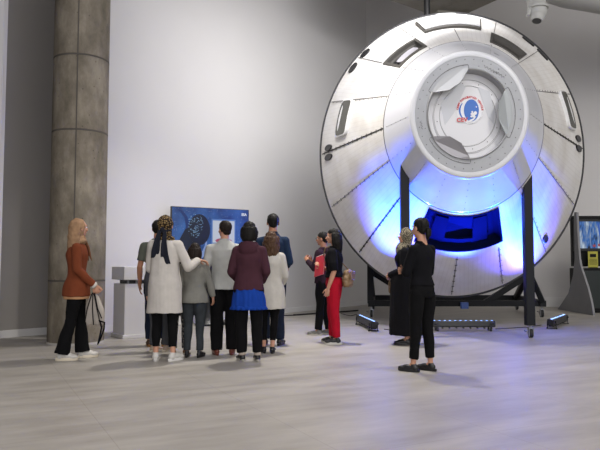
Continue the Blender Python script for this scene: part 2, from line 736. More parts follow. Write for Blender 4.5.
M_SKIN = gore_material()
M_DARK = mat('heat shield dark', '#26262a', 0.6)
M_RING = mat('forward cover gloss white', '#c8c9cf', 0.2, spec=0.5, coat=0.3)
M_LIP = mat('white lip', '#c3c4c8', 0.35)
M_GREY = mat('light grey ring', '#9c9ea2', 0.5, var=(6, 0.05))
M_METAL = mat('brushed pale metal', '#a3a3a4', 0.35, metal=0.7)
M_STUD = mat('dark rivets', '#6a6868', 0.8, spec=0.1)
M_CRACK = mat('dark seam', '#3a3838', 0.8, spec=0.1)
M_FRAME = mat('window surround bronze grey', '#45423e', 0.7, var=(8, 0.12))
M_WHITEP = mat('white window cover', '#dededf', 0.25, spec=0.5)
M_BLACK = mat('black port', '#151518', 0.35)

# heat shield (rounded back) with dark shoulder
lathe([(-0.75, 0.01), (-0.74, 0.6), (-0.66, 1.2), (-0.5, 1.75), (-0.3, 2.2), (-0.12, 2.45), (-0.05, 2.51), (-0.01, 2.522), (0.018, 2.522), (0.03, 2.51), (0.02, 2.47), (-0.02, 2.45)], 160).build('heat_shield', M_DARK, cap, autos=50)

# cone shell with window recesses
N_PHI = 256
prof = [(0.05, 2.487), (A1, R1), (A1 - 0.03, R1 - 0.06), (0.05, 2.40)]
steps = []
for i in range(13):
    t = i / 12
    steps.append((0.022 + (A1 - 0.022) * t, 2.488 + (R1 - 2.488) * t))
for i in range(13):
    t = i / 12
    steps.append((A1 - 0.02 + (0.05 - A1) * t, R1 - 0.06 + (2.43 - R1 + 0.03) * t))
shell = lathe(steps, N_PHI, closed=True).build('cone_shell', M_SKIN, cap)

WIN = {'ul': (112.5, 135.8, 1.37, 1.76), 'ur': (46.6, 69.0, 1.40, 1.82), 'low': (-115.0, -65.0, 1.30, 1.78)}


def patch_ring(p0, p1, r0, r1, lift, K=14, L=4, rnd=0.0):
    """closed outline of a sector patch on the skin"""
    pts = []
    for i in range(K):
        pts.append((p0 + (p1 - p0) * i / K, r0))
    for i in range(L):
        pts.append((p1, r0 + (r1 - r0) * i / L))
    for i in range(K):
        pts.append((p1 + (p0 - p1) * i / K, r1))
    for i in range(L):
        pts.append((p0, r1 + (r0 - r1) * i / L))
    return [cs(a, b, lift) for a, b in pts]


def cutter(p0, p1, r0, r1):
    return MB().rings([patch_ring(p0, p1, r0, r1, -0.6), patch_ring(p0, p1, r0, r1, 0.3)]).build('cut', M_SKIN)


cuts = []
for k, (p0, p1, r0, r1) in WIN.items():
    ip = (p1 - p0) * 0.01
    cuts.append(cutter(p0 + ip, p1 - ip, r0 + 0.005, r1 - 0.005))
for cobj in cuts:
    cobj.parent = cap
    md = shell.modifiers.new('b', 'BOOLEAN')
    md.operation = 'DIFFERENCE'
    md.solver = 'EXACT'
    md.object = cobj
bpy.context.view_layer.update()
dg = bpy.context.evaluated_depsgraph_get()
nm = bpy.data.meshes.new_from_object(shell.evaluated_get(dg))
shell.modifiers.clear()
shell.data = nm
nm.name = 'cone_shell'
nm.materials.clear()
nm.materials.append(M_SKIN)
for cobj in cuts:
    bpy.data.objects.remove(cobj)
uvl = nm.uv_layers.new(name='UVMap')
for poly in nm.polygons:
    c = poly.center
    ph = math.degrees(math.atan2(c.z, c.x))
    g = math.floor(ph / 22.5) * 22.5 + 11.25
    # each gore is laid with straight strips parallel to its left edge pair (45 degree bays)
    g = round((ph - 0.001 - 11.25) / 22.5) * 22.5 + 11.25
    e = (-math.sin(R(g)), math.cos(R(g)))
    for li in poly.loop_indices:
        v = nm.vertices[nm.loops[li].vertex_index].co
        uvl.data[li].uv = (v.x * e[0] + v.z * e[1] + 40, math.hypot(v.x, v.z))
nm.shade_smooth()
nm.set_sharp_from_angle(angle=R(35))


def well(name, key, inner, depth, mframe, mpane, tilt=0.0):
    p0, p1, r0, r1 = WIN[key]
    pc, rc = (p0 + p1) / 2, (r0 + r1) / 2

    def ins(s, lift, s2=None):
        s2 = s2 or s
        return patch_ring(pc + (p0 - pc) * s, pc + (p1 - pc) * s, rc + (r0 - rc) * s2, rc + (r1 - rc) * s2, lift)
    mb = MB()
    mb.rings([ins(1.0, -0.05), ins(1.0, 0.012), ins(inner[0], 0.012, inner[1]), ins(inner[0] * 0.98, -depth * 0.6, inner[1] * 0.95), ins(inner[0] * 0.9, -depth, inner[1] * 0.8)], caps=False)
    fr = mb.build(name, mframe, cap, autos=30)
    mb = MB()
    mb.rings([ins(inner[0] * 0.93, -depth, inner[1] * 0.86), ins(inner[0] * 0.93, -depth - 0.03, inner[1] * 0.86)])
    mb.build('pane', mpane, fr)
    return fr


M_INNER = mat('pale blind behind window', '#bfbcc4', 0.4)
fr = well('window_frame', 'ul', (0.86, 0.74), 0.07, M_FRAME, M_BLACK)
mb = MB()
mb.rings([[cs(a, r, -0.035) for a, r in q] for q in ([(117, 1.47), (121, 1.47), (126, 1.48), (130, 1.50), (131, 1.55), (131, 1.60), (126, 1.62), (121, 1.63), (117.5, 1.62), (116, 1.54)],)][0:1] + [[cs(a, r, -0.06) for a, r in [(117, 1.47), (121, 1.47), (126, 1.48), (130, 1.50), (131, 1.55), (131, 1.60), (126, 1.62), (121, 1.63), (117.5, 1.62), (116, 1.54)]]])
mb.build('window_blind', M_INNER, fr)
fr = well('window_frame', 'ur', (0.86, 0.72), 0.07, M_FRAME, M_BLACK)
mb = MB()
mb.rings([[cs(a, r, l) for a, r in [(52, 1.47), (57, 1.47), (62, 1.47), (65, 1.49), (65.5, 1.55), (62, 1.57), (57, 1.575), (52, 1.57), (51, 1.52)]] for l in (-0.035, -0.06)])
mb.build('window_blind', M_INNER, fr)
M_BLUEGLASS = mat('dark window glass', '#0b1238', 0.9, spec=0.0)
M_BLUEFR = mat('dark window surround', '#0a1030', 0.9, spec=0.0)
fr = well('window_frame', 'low', (0.96, 0.93), 0.10, M_BLUEFR, M_BLUEGLASS)
fr['label'] = 'dark frame of the wide lower window'
mb = MB()
for a0, a1 in ((-108, -99), (-82, -73)):
    mb.rings([[cs(a, r, l) for a, r in [(a0, 1.40), (a1, 1.40), (a1, 1.72), (a0, 1.72)]] for l in (-0.07, -0.11)])
mb.rings([[cs(a, r, l) for a, r in [(-99, 1.66), (-90, 1.66), (-82, 1.66), (-82, 1.71), (-90, 1.71), (-99, 1.71)]] for l in (-0.07, -0.11)])
mb.build('inner_frame', M_BLUEFR, fr)


def raised(name, p0, p1, r0, r1, lift, m, inset=None, mi=None, round_=0.35):
    """raised cover plate with rounded corners following the skin"""
    def ring(s, l):
        pts = []
        pc, rc = (p0 + p1) / 2, (r0 + r1) / 2
        hw = (p1 - p0) / 2
        hh = (r1 - r0) / 2
        hwm = hw * PI / 180 * rc
        n = 48
        for i in range(n):
            t = 2 * PI * i / n
            c, q = math.cos(t), math.sin(t)
            e = 2 / (2 + 6 * (1 - round_))
            e = max(0.12, round_)
            x = math.copysign(abs(c) ** e, c)
            y = math.copysign(abs(q) ** e, q)
            pts.append(cs(pc + x * (hw - (1 - s) * min(hh, hwm) / rc * 180 / PI), rc + y * (hh - (1 - s) * min(hh, hwm)), l))
        return pts
    mb = MB()
    mb.rings([ring(1.0, -0.01), ring(1.0, lift * 0.8), ring(0.94, lift), ring(0.5, lift)])
    o = mb.build(name, m, cap, autos=30)
    if inset:
        mb = MB()
        mb.rings([ring(inset, lift + 0.001), ring(inset, lift + 0.006), ring(inset * 0.9, lift + 0.006)])
        mb.build('pane', mi, o, autos=30)
    return o


# top window: white cover in a bronze step
mb = MB()
mb.rings([patch_ring(74.8, 106.2, 1.80, 2.27, -0.02, 18), patch_ring(74.8, 106.2, 1.80, 2.27, 0.03, 18), patch_ring(76.0, 105, 1.84, 2.25, 0.045, 18), patch_ring(80, 100, 2.0, 2.1, 0.045, 18)])
o = mb.build('window_frame', M_FRAME, cap, autos=30)
mb = MB()
mb.rings([patch_ring(75.7, 105.4, 1.83, 2.255, 0.045, 18), patch_ring(75.7, 105.4, 1.83, 2.255, 0.06, 18), patch_ring(76.5, 104.6, 1.86, 2.235, 0.066, 18), patch_ring(84, 96, 2.0, 2.1, 0.066, 18)])
mb.build('window_cover', M_WHITEP, o, autos=30)

M_WINGLASS = mat('dark small window', '#45453f', 0.25)
raised('side_window', 157.5, 175.5, 1.915, 2.165, 0.04, M_WHITEP, 0.80, M_WINGLASS, 0.35)
raised('side_window', 5.5, 23.5, 1.99, 2.24, 0.04, M_WHITEP, 0.80, M_WINGLASS, 0.35)
raised('pod_cover', 86, 95, 2.40, 2.45, 0.02, M_WHITEP, None, None, 0.6)

# thruster ports
for ph, r, w, h in ((178.3, 2.32, 0.055, 0.075), (-177.6, 2.32, 0.055, 0.08), (132.2, 2.385, 0.115, 0.06), (140.6, 2.385, 0.115, 0.06), (51.0, 2.40, 0.14, 0.035), (42.6, 2.40, 0.14, 0.035), (3.2, 2.33, 0.055, 0.085), (-0.9, 2.33, 0.055, 0.085), (-42.9, 2.27, 0.06, 0.06)):
    mb = MB()
    pd = 180 / PI / r

    def ov(s, l):
        return [cs(ph + s * w * math.cos(t) * pd * 1.0, r + s * h * math.sin(t), l) for t in [2 * PI * i / 24 for i in range(24)]]
    mb.rings([ov(1.0, -0.01), ov(1.0, 0.012), ov(0.9, 0.016), ov(0.8, 0.014), ov(0.3, 0.014)])
    mb.build('thruster_port', M_BLACK, cap, autos=30)

# seams with rivet rows (every 22.5 degrees, as on the real skin)
strong = {180: 1, 0: 1, -135: 1, -45: 0.5, -157.5: 0.6, -22.5: 0.5, 157.5: 0.4, 22.5: 0.4, -90: 0.7, -67.5: 0.6, -112.5: 0.5, 135: 0.3, 45: 0.3, 112.5: 0.3, 67.5: 0.3, 90: 0.3}
for ph, st in strong.items():
    def clear(r):
        for (p0, p1, r0, r1) in list(WIN.values()) + [(75, 106, 1.8, 2.36)]:
            if p0 - 1 < ph < p1 + 1 and r0 - 0.03 < r < r1 + 0.03:
                return False
        return True
    mb = MB()
    w = 0.0045 if st < 0.9 else 0.010
    w = w * 180 / PI
    r = 1.26
    while r < 2.46:
        r2 = min(r + 0.06, 2.475)
        if clear(r) and clear(r2):
            mb.rings([[cs(ph - w / r, r, l), cs(ph + w / r, r, l), cs(ph + w / r2, r2, l), cs(ph - w / r2, r2, l)] for l in (-0.003, 0.0035)])
        r = r2
        if r >= 2.47:
            break
    if st >= 0.4:
        r = 1.30
        while r < 2.45:
            if clear(r):
                for s in ((-1, 1) if st >= 0.6 else (1,)):
                    off = s * 0.020 * 180 / PI / r
                    if ph in (-135, -157.5, -90, 0):   # stitched cross ticks
                        dr = 0.007
                        ww = 0.022 * 180 / PI / r
                        if s == 1:
                            mb.rings([[cs(ph - ww, r, l), cs(ph + ww, r, l), cs(ph + ww, r + dr, l), cs(ph - ww, r + dr, l)] for l in (-0.002, 0.005)])
                    else:
                        q = 0.007
                        qa = q * 180 / PI / r
                        mb.rings([[cs(ph + off - qa, r, l), cs(ph + off, r - q, l), cs(ph + off + qa, r, l), cs(ph + off, r + q, l)] for l in (-0.002, 0.005)])
            r += 0.085
    mb.build('seam', M_CRACK if ph in (180, 0, -135) else M_STUD, cap)

# forward cover ring
mb = lathe([(A1 - 0.03, R1 + 0.014), (A1 - 0.004, R1 + 0.012), (A1 + 0.012, R1 + 0.002)] + [(A1 + (A2 - A1) * t, R1 + (R2 - R1) * t) for t in (0.1, 0.3, 0.5, 0.7, 0.9, 1.0)], 160)
fc = mb.build('forward_cover', M_RING, cap, autos=30)
n = 160
MB().rings([[cs(360 * k / n, R1 + dr_, l_) for k in range(n)] for dr_, l_ in ((0.010, -0.004), (0.010, 0.006), (0.020, 0.006), (0.020, -0.004))], caps=False, closed=True).build('edge_groove', M_STUD, fc)
for k in range(16):
    ph = k * 22.5
    for j in range(5):
        r = 0.93 + j * 0.07
        q = 0.0055
        qa = q * 180 / PI / r
        MB().rings([[cs(ph - qa, r, l), cs(ph, r - q, l), cs(ph + qa, r, l), cs(ph, r + q, l)] for l in (-0.002, 0.004)]).build('rivet', M_STUD, fc)
mb = MB()
for ph in (0, 45, 90, 135, 180, -135, -45):
    for j in range(8):
        r = 0.89 + j * 0.043
        w = 0.0018 * 180 / PI / r
        mb.rings([[cs(ph - w, r, l), cs(ph + w, r, l), cs(ph + w, r + 0.043, l), cs(ph - w, r + 0.043, l)] for l in (-0.002, 0.002)])
mb.build('joint_lines', M_GREY, fc)

# docking lip, ring and tunnel
lathe([(A2 - 0.05, 0.892), (A2 - 0.01, 0.875), (A2 + 0.008, 0.866), (A2 + 0.016, 0.85), (A2 + 0.022, 0.80), (A2 + 0.018, 0.792), (A2 - 0.05, 0.785)], 160).build('docking_lip', M_LIP, cap, smooth=True)
AR = A2 + 0.02
dring = lathe([(AR - 0.06, 0.795), (AR, 0.79), (AR, 0.625), (AR + 0.02, 0.622), (AR + 0.02, 0.60), (AR - 0.02, 0.595)], 160).build('docking_ring', M_GREY, cap, autos=30)


def pl(x, z, a):
    return Vector((x, -a, z))


for k in range(36):
    t = R(k * 10 + 3)
    MB().cone(pl(0.75 * math.cos(t), 0.75 * math.sin(t), AR), 0.008, pl(0.75 * math.cos(t), 0.75 * math.sin(t), AR + 0.006), 0.007, 8).build('bolt', M_STUD, dring)
    if k % 2:
        t = R(k * 10 + 6)
        MB().cone(pl(0.67 * math.cos(t), 0.67 * math.sin(t), AR), 0.007, pl(0.67 * math.cos(t), 0.67 * math.sin(t), AR + 0.006), 0.006, 8).build('bolt', M_STUD, dring)
lathe([(AR + 0.02, 0.622), (AR + 0.028, 0.612), (AR + 0.02, 0.60), (2.80, 0.595), (2.72, 0.59)], 128).build('tunnel', M_METAL, cap, autos=40)
AH = 2.76
M_HATCH = mat('hatch plate white', '#cfcfd2', 0.42)
M_HATCH2 = mat('hatch plate grey panel', '#bcbec3', 0.35)  # slightly darker grey than the hatch plate
hatch = lathe([(AH - 0.05, 0.6), (AH, 0.598), (AH, 0.52), (AH + 0.012, 0.515), (AH + 0.014, 0.42), (AH + 0.008, 0.415), (AH + 0.014, 0.41), (AH + 0.014, 0.001)], 128).build('hatch', M_HATCH, cap, autos=30)
# flat panels bolted across the hatch
for poly in ([(-0.40, 0.18), (-0.10, 0.50), (-0.02, 0.40), (-0.20, 0.05), (-0.34, -0.12)], [(0.16, 0.40), (0.33, 0.33), (0.40, 0.05), (0.38, -0.12), (0.30, -0.02)]):
    MB().rings([[pl(x, z, AH + 0.012) for x, z in poly], [pl(x, z, AH + 0.019) for x, z in poly]]).build('hatch_panel', M_HATCH2, hatch)
mb = MB()
n = 96
for ra in (0.418, 0.50):
    mb.rings([[pl(r * math.cos(2 * PI * k / n), r * math.sin(2 * PI * k / n), AH + a) for k in range(n)] for r, a in ((ra, 0.0), (ra, 0.016), (ra + 0.004, 0.016), (ra + 0.004, 0.0))], caps=False, closed=True)
mb.build('engraved_ring', M_STUD, hatch)
for k in range(12):
    t = R(30 * k + 8)
    MB().cone(pl(0.46 * math.cos(t), 0.46 * math.sin(t), AH), 0.007, pl(0.46 * math.cos(t), 0.46 * math.sin(t), AH + 0.02), 0.007, 8).build('bolt', M_STUD, hatch)

# guide petals
for c0, mm in ((120, mat('petal pale grey', '#a3a4a6', 0.45, metal=0.3)), (0, mat('petal dull grey', '#8e9294', 0.4, metal=0.3)), (-120, mat('petal grey', '#8a888c', 0.3, metal=0.4))):
    outer = [(c0 - 30 + 60 * i / 12, 0.625) for i in range(13)]
    inner = [(c0 + 29, 0.585), (c0 + 13, 0.43), (c0 - 13, 0.43), (c0 - 29, 0.585)]
    top = [(ph, r, AR + 0.03 + (0.62 - r) * 0.25) for ph, r in outer] + [(ph, r, AR + 0.03 + (0.62 - r) * 0.25) for ph, r in inner]
    pts = [pl(r * math.cos(R(p)), r * math.sin(R(p)), a) for p, r, a in top]
    pt2 = [pl(r * math.cos(R(p)), r * math.sin(R(p)), a - 0.03) for p, r, a in top]
    pe = MB().rings([pt2, pts]).build('guide_petal', mm, cap)
    mb = MB()
    arc = [pl(rr * math.cos(R(p)), rr * math.sin(R(p)), AR + 0.004) for p, rr in [(c0 - 31, 0.60), (c0 - 31, 0.66)] + [(c0 - 30 + i * 5, 0.675) for i in range(13)] + [(c0 + 31, 0.66), (c0 + 31, 0.60)]]
    mb.tube(arc, 0.0035, 5)
    mb.build('outline_groove', M_STUD, pe)

# hand-drawn signatures on the docking ring
mb = MB()
for (cx, cz, s, sd) in ((0.30, 0.615, 0.075, 1), (0.40, 0.555, 0.04, 2), (0.47, 0.52, 0.07, 3), (-0.70, -0.14, 0.06, 4)):
    rnd = random.Random(sd)
    pts = []
    th = math.atan2(cz, cx) - PI / 2
    for i in range(22):
        t = i / 21
        u = (t - 0.5) * s * 2
        w = math.sin(t * 19 + sd) * s * 0.28 * rnd.uniform(0.4, 1)
        pts.append(pl(cx + u * math.cos(th) - w * math.sin(th), cz + u * math.sin(th) + w * math.cos(th), AR + 0.003))
    mb.tube(pts, 0.0028, 5)
mb.build('handwriting', M_STUD, dring)
mb = MB()
rnd = random.Random(8)
for (ph0, r0, s) in ((62.0, 1.02, 2.6),):
    pts = [cs(ph0 + (i / 16 - 0.5) * s * 2, r0 + math.sin(i * 1.7) * 0.012, 0.004) for i in range(17)]
    mb.tube(pts, 0.0025, 5)
mb.build('handwriting', M_STUD, fc)

# emblem
ES = 1.13
EX, EZ, EA = 0.035, 0.075, AH + 0.022
M_EB = mat('emblem blue', '#3566b4', 0.5)
M_ER = mat('emblem red', '#c03a44', 0.5)
M_EW = mat('emblem white', '#dcdcdf', 0.5)
M_EG = mat('emblem grey', '#7c8494', 0.5)


def flat(pts, a, th=0.004):
    return MB().rings([[pl(EX + ES * x, EZ + ES * z, a) for x, z in pts], [pl(EX + ES * x, EZ + ES * z, a + th) for x, z in pts]])


em = flat([(0.175 * math.cos(2 * PI * i / 48), 0.165 * math.sin(2 * PI * i / 48)) for i in range(48)], EA - 0.006).build('emblem', M_EW, hatch)
em['label'] = 'round blue and red emblem reading CEV'
flat([(0.02 + 0.098 * math.cos(2 * PI * i / 48), 0.135 * math.sin(2 * PI * i / 48)) for i in range(48)], EA).build('blue_disc', M_EB, em)
cre = [(-0.045 + 0.10 * math.cos(t) * -1 + 0.0, 0.11 * math.sin(t)) for t in [R(-55 + 110 * i / 12) for i in range(13)]]
cre2 = [(-0.045 - 0.078 * math.cos(t), 0.11 * math.sin(t)) for t in [R(55 - 110 * i / 12) for i in range(13)]]
flat(cre + cre2, EA).build('blue_crescent', M_EB, em)
mb = MB()
for (x, z, a, b) in ((0.025, -0.045, 0.018, 0.014), (0.045, -0.06, 0.022, 0.03), (0.07, -0.035, 0.022, 0.022), (0.02, -0.075, 0.016, 0.012), (0.03, -0.02, 0.012, 0.012), (0.085, 0.04, 0.008, 0.008), (0.06, -0.085, 0.01, 0.018)):
    q = flat([(x + a * math.cos(2 * PI * i / 14), z + b * math.sin(2 * PI * i / 14)) for i in range(14)], EA + 0.004)
    mb.add(q.v, q.f)
mb.build('astronaut_mark', M_EW, em)
flat([(-0.03, -0.135), (0.0, -0.145), (0.05, -0.115), (0.085, -0.07), (0.045, -0.10), (0.0, -0.115)], EA + 0.005).build('white_swoosh', M_EW, em)


def text_mesh(s, size, bold=0.0):
    cu = bpy.data.curves.new('t', 'FONT')
    cu.body = s
    cu.size = size
    cu.extrude = 0.001
    cu.offset = bold
    cu.align_x = 'CENTER'
    o = bpy.data.objects.new('t', cu)
    COL.objects.link(o)
    bpy.context.view_layer.update()
    dg = bpy.context.evaluated_depsgraph_get()
    me = bpy.data.meshes.new_from_object(o.evaluated_get(dg))
    vs = [v.co.copy() for v in me.vertices]
    fs = [tuple(p.vertices) for p in me.polygons]
    bpy.data.objects.remove(o)
    bpy.data.meshes.remove(me)
    return vs, fs


def arc_text(s, rad, a0, a1, size, m, name, parent, under=False, bold=0.0):
    mb = MB()
    for i, ch in enumerate(s):
        if ch == ' ':
            continue
        t = R(a0 + (a1 - a0) * i / (len(s) - 1))
        vs, fs = text_mesh(ch, size, bold)
        rot = t + PI / 2 if under else t - PI / 2
        out = []
        for v in vs:
            x = v.x * math.cos(rot) - v.y * math.sin(rot) + rad * math.cos(t)
            z = v.x * math.sin(rot) + v.y * math.cos(rot) + rad * math.sin(t)
            out.append(pl(EX + ES * x, EZ + ES * z, EA + 0.003 + v.z))
        mb.add(out, fs)
    return mb.build(name, m, parent)


arc_text('CREW EXPLORATION VEHICLE', 0.152, 172, 2, 0.034, M_ER, 'red_arc_lettering', em, bold=0.0015)
arc_text('CEV CREW EXPLORATION', 0.168, -118, -12, 0.014, M_EG, 'small_arc_lettering', em, under=True)
vs, fs = text_mesh('CEV', 0.075, 0.0025)
MB().add([pl(EX + ES * (-0.105 + v.x * 1.05), EZ + ES * (-0.135 + v.y * 0.9 + v.x * 0.02), EA + 0.008 + v.z) for v in vs], fs).build('red_cev_lettering', M_ER, em)

# ------------------------------------------------------------------ steel stand of the capsule
M_STEEL = mat('dark painted steel', '#090c13', 0.5, spec=0.25)
M_WHEEL = mat('castor rubber', '#16161a', 0.6)
M_CHROME = mat('castor metal', '#9a9ca2', 0.3, metal=0.9)
st = empty('capsule_stand', (3.3, 13.6, 0), 0, 'dark blue-black steel frame on castors carrying the space capsule', 'stand')


def L(v):
    v = Vector(v)
    return v - Vector((3.3, 13.6, 0))


def beam(name, p0, p1, w=0.13, roll=0.0, h=None):
    p0, p1 = L(p0), L(p1)
    d = p1 - p0
    q = d.to_track_quat('Z', 'Y').to_matrix() @ Matrix.Rotation(roll, 3, 'Z')
    mb = MB().rbox((p0 + p1) / 2, (w, h or w, d.length), 0.008, q)
    return mb.build(name, M_STEEL, st)


def castor(x, y, top, s=1.0):
    p = L((x, y, 0))
    r = 0.065 * s
    mb = MB().cone(p + Vector((0.02, 0.03, r)) - Vector((0.022, 0, 0)), r, p + Vector((0.02, 0.03, r)) + Vector((0.022, 0, 0)), r, 20)
    w = mb.build('castor_wheel', M_WHEEL, st, autos=40)
    mb = MB().box(p + Vector((-0.012, 0.02, r + 0.01)), (0.006, 0.07, r * 1.7))
    mb.box(p + Vector((0.052, 0.02, r + 0.01)), (0.006, 0.07, r * 1.7))
    mb.box(p + Vector((0.02, 0.02, 2 * r + 0.008)), (0.085, 0.085, 0.012))
    mb.cone(p + Vector((0.02, 0.02, 2 * r)), 0.02, p + Vector((0.02, 0.02, top)), 0.02, 10)
    mb.tube([p + Vector((-0.05, 0.02, r * 1.4)), p + Vector((-0.09, -0.01, r * 1.6))], 0.012, 6)
    mb.build('castor_fork', M_CHROME, w)


yf = 10.20
for x, ph in ((1.675, -144.3), (3.635, -34.2)):
    tp = cap_world(ph, 1.20, 0.05)
    mb = MB()
    p = L((x, yf, 0))
    w = 0.068
    zt = 2.66
    # post with a slanted top that leans on the skin
    zi = zt + 0.10 if x < 2 else zt - 0.06
    zo = zt - 0.06 if x < 2 else zt + 0.10
    mb.add([p + Vector((-w, -w, 0.2)), p + Vector((w, -w, 0.2)), p + Vector((w, w, 0.2)), p + Vector((-w, w, 0.2)),
            p + Vector((-w, -w, zi)), p + Vector((w, -w, zo)), p + Vector((w, w, zo)), p + Vector((-w, w, zi))],
           [(0, 1, 2, 3), (4, 7, 6, 5), (0, 4, 5, 1), (1, 5, 6, 2), (2, 6, 7, 3), (3, 7, 4, 0)])
    mb.build('front_post', M_STEEL, st, bevel=0.006)
    castor(x, yf, 0.22, 1.1)
# rear base
XL, XR, YA, YB = 1.55, 5.3, 14.15, 16.6
ZB = 0.31
beam('cross_beam', (XL, YA, ZB), (XR, YA, ZB), 0.13)
beam('cross_beam', (XL + 0.32, YB, ZB), (XR + 0.3, YB, ZB), 0.13)
beam('side_beam', (XL, YA - 0.12, ZB - 0.001), (XL + 0.32, YB, ZB - 0.001), 0.134)
beam('side_beam', (XR, YA - 0.12, ZB - 0.001), (XR + 0.3, YB, ZB - 0.001), 0.134)
beam('rear_post', (XL, YA, ZB), (XL, YA, 3.4), 0.13)
beam('rear_post', (XR - 0.22, YA, ZB), (XR - 0.22, YA, 3.4), 0.13)
beam('top_beam', (XL, YA - 0.02, 3.4), (XR - 0.2, YA - 0.02, 3.4), 0.14)
beam('top_link', (2.9, YA, 3.4), (2.92, 12.95, 3.4), 0.3)
beam('diagonal_brace', (XL + 0.02, YA + 0.01, 1.0), (XL + 1.15, YA + 0.01, ZB), 0.12)
beam('diagonal_brace', (XR - 0.2, YA + 0.01, 0.97), (4.05, YA + 0.01, ZB), 0.12)
beam('diagonal_brace', (XR - 0.22, YA + 0.02, 0.95), (XR, YA - 0.1, ZB + 0.02), 0.11)
beam('diagonal_brace', (XR - 0.22, YA + 0.05, 1.05), (XR + 0.24, YB - 0.1, ZB), 0.12)
beam('diagonal_brace', (XL, YA + 0.05, 1.05), (XL + 0.3, YB - 0.3, ZB), 0.12)
for x, y in ((XL, YA), (XR, YA), (XL + 0.32, YB), (XR + 0.28, YB)):
    castor(x, y, ZB, 1.3)
mb = MB().rbox(L((3.58, 14.02, 0.27)), (0.16, 0.1, 0.14), 0.01)
mb.build('junction_box', mat('blue box', '#3d5fae', 0.4), st)  # small box in one even blue

# hanging pipe above the capsule
pp = at(427, 8, 13.6)
mb = MB().cone((pp.x, 13.6, 6.0), 0.07, (pp.x, 13.6, 7.15), 0.07, 16)
mb.cone((pp.x, 13.6, 7.0), 0.12, (pp.x, 13.6, 7.15), 0.12, 16)
tag(mb.build('drain_pipe', mat('black pipe', '#1b1b1d', 0.5), None, autos=40), 'short black pipe hanging from the concrete slab behind the capsule top', 'pipe')

# ------------------------------------------------------------------ ventilation duct with nozzle
M_DUCT = mat('white painted duct', '#a9a9a6', 0.55)
du = empty('ventilation_duct', (6.5, 12, 7.0), 0, 'fat white round ventilation duct under the ceiling at top right', 'duct')
mb = MB()
pts = []
for i in range(25):
    t = i / 24
    X = 1.6 + 11 * t
    Y = 11.4 + 2.2 * t
    Z = 6.95 + 0.25 * (t - 0.37) ** 2 * 8
    pts.append(Vector((X, Y, Z)) - Vector((6.5, 12, 7.0)))
rr = [0.48 if i % 4 else 0.50 for i in range(25)]
pts = [Vector((3.9 + 9 * i / 24, 12.0 + 2.2 * i / 24, 6.66 + (0.35 * ((i - 8) / 8) ** 2 if i < 8 else 0.10 * ((i - 8) / 8) ** 2))) - Vector((6.5, 12, 7.0)) for i in range(25)]
mb.tube(pts, rr, 32)
mb.build('duct_body', M_DUCT, du, autos=50)
nz = at(538, 12, 11.6) - Vector((6.5, 12, 7.0))
mb = MB()
mb.cone(nz + Vector((0.02, 0.25, 0.6)), 0.17, nz + Vector((0, 0, 0.02)), 0.17, 24)
mb.cone(nz + Vector((0, 0, 0.10)), 0.19, nz + Vector((0, 0, 0.06)), 0.19, 24)
mb.sphere(nz + Vector((0, 0, 0.0)), 0.165, n=20, m=12)
mb.cone(nz + Vector((-0.02, -0.03, -0.1)), 0.13, nz + Vector((-0.045, -0.05, -0.19)), 0.10, 24)
noz = mb.build('air_nozzle', M_DUCT, du, autos=50)
mb = MB().cone(nz + Vector((-0.045, -0.05, -0.185)), 0.082, nz + Vector((-0.047, -0.052, -0.193)), 0.082, 24)
mb.build('nozzle_mouth', M_BLACK, noz)
mb = MB().box(nz + Vector((-0.17, 0, 0.02)), (0.05, 0.12, 0.2), Matrix.Rotation(0.2, 3, 'Y'))
mb.build('damper_box', M_DUCT, noz, bevel=0.01)

# ------------------------------------------------------------------ stage light bars
M_LBODY = mat('light bar body', '#0c0d12', 0.4)
M_LED = mat('blue led lens', '#a8c8ff', 0.2, emit='#8ab4ff', estr=2.0)


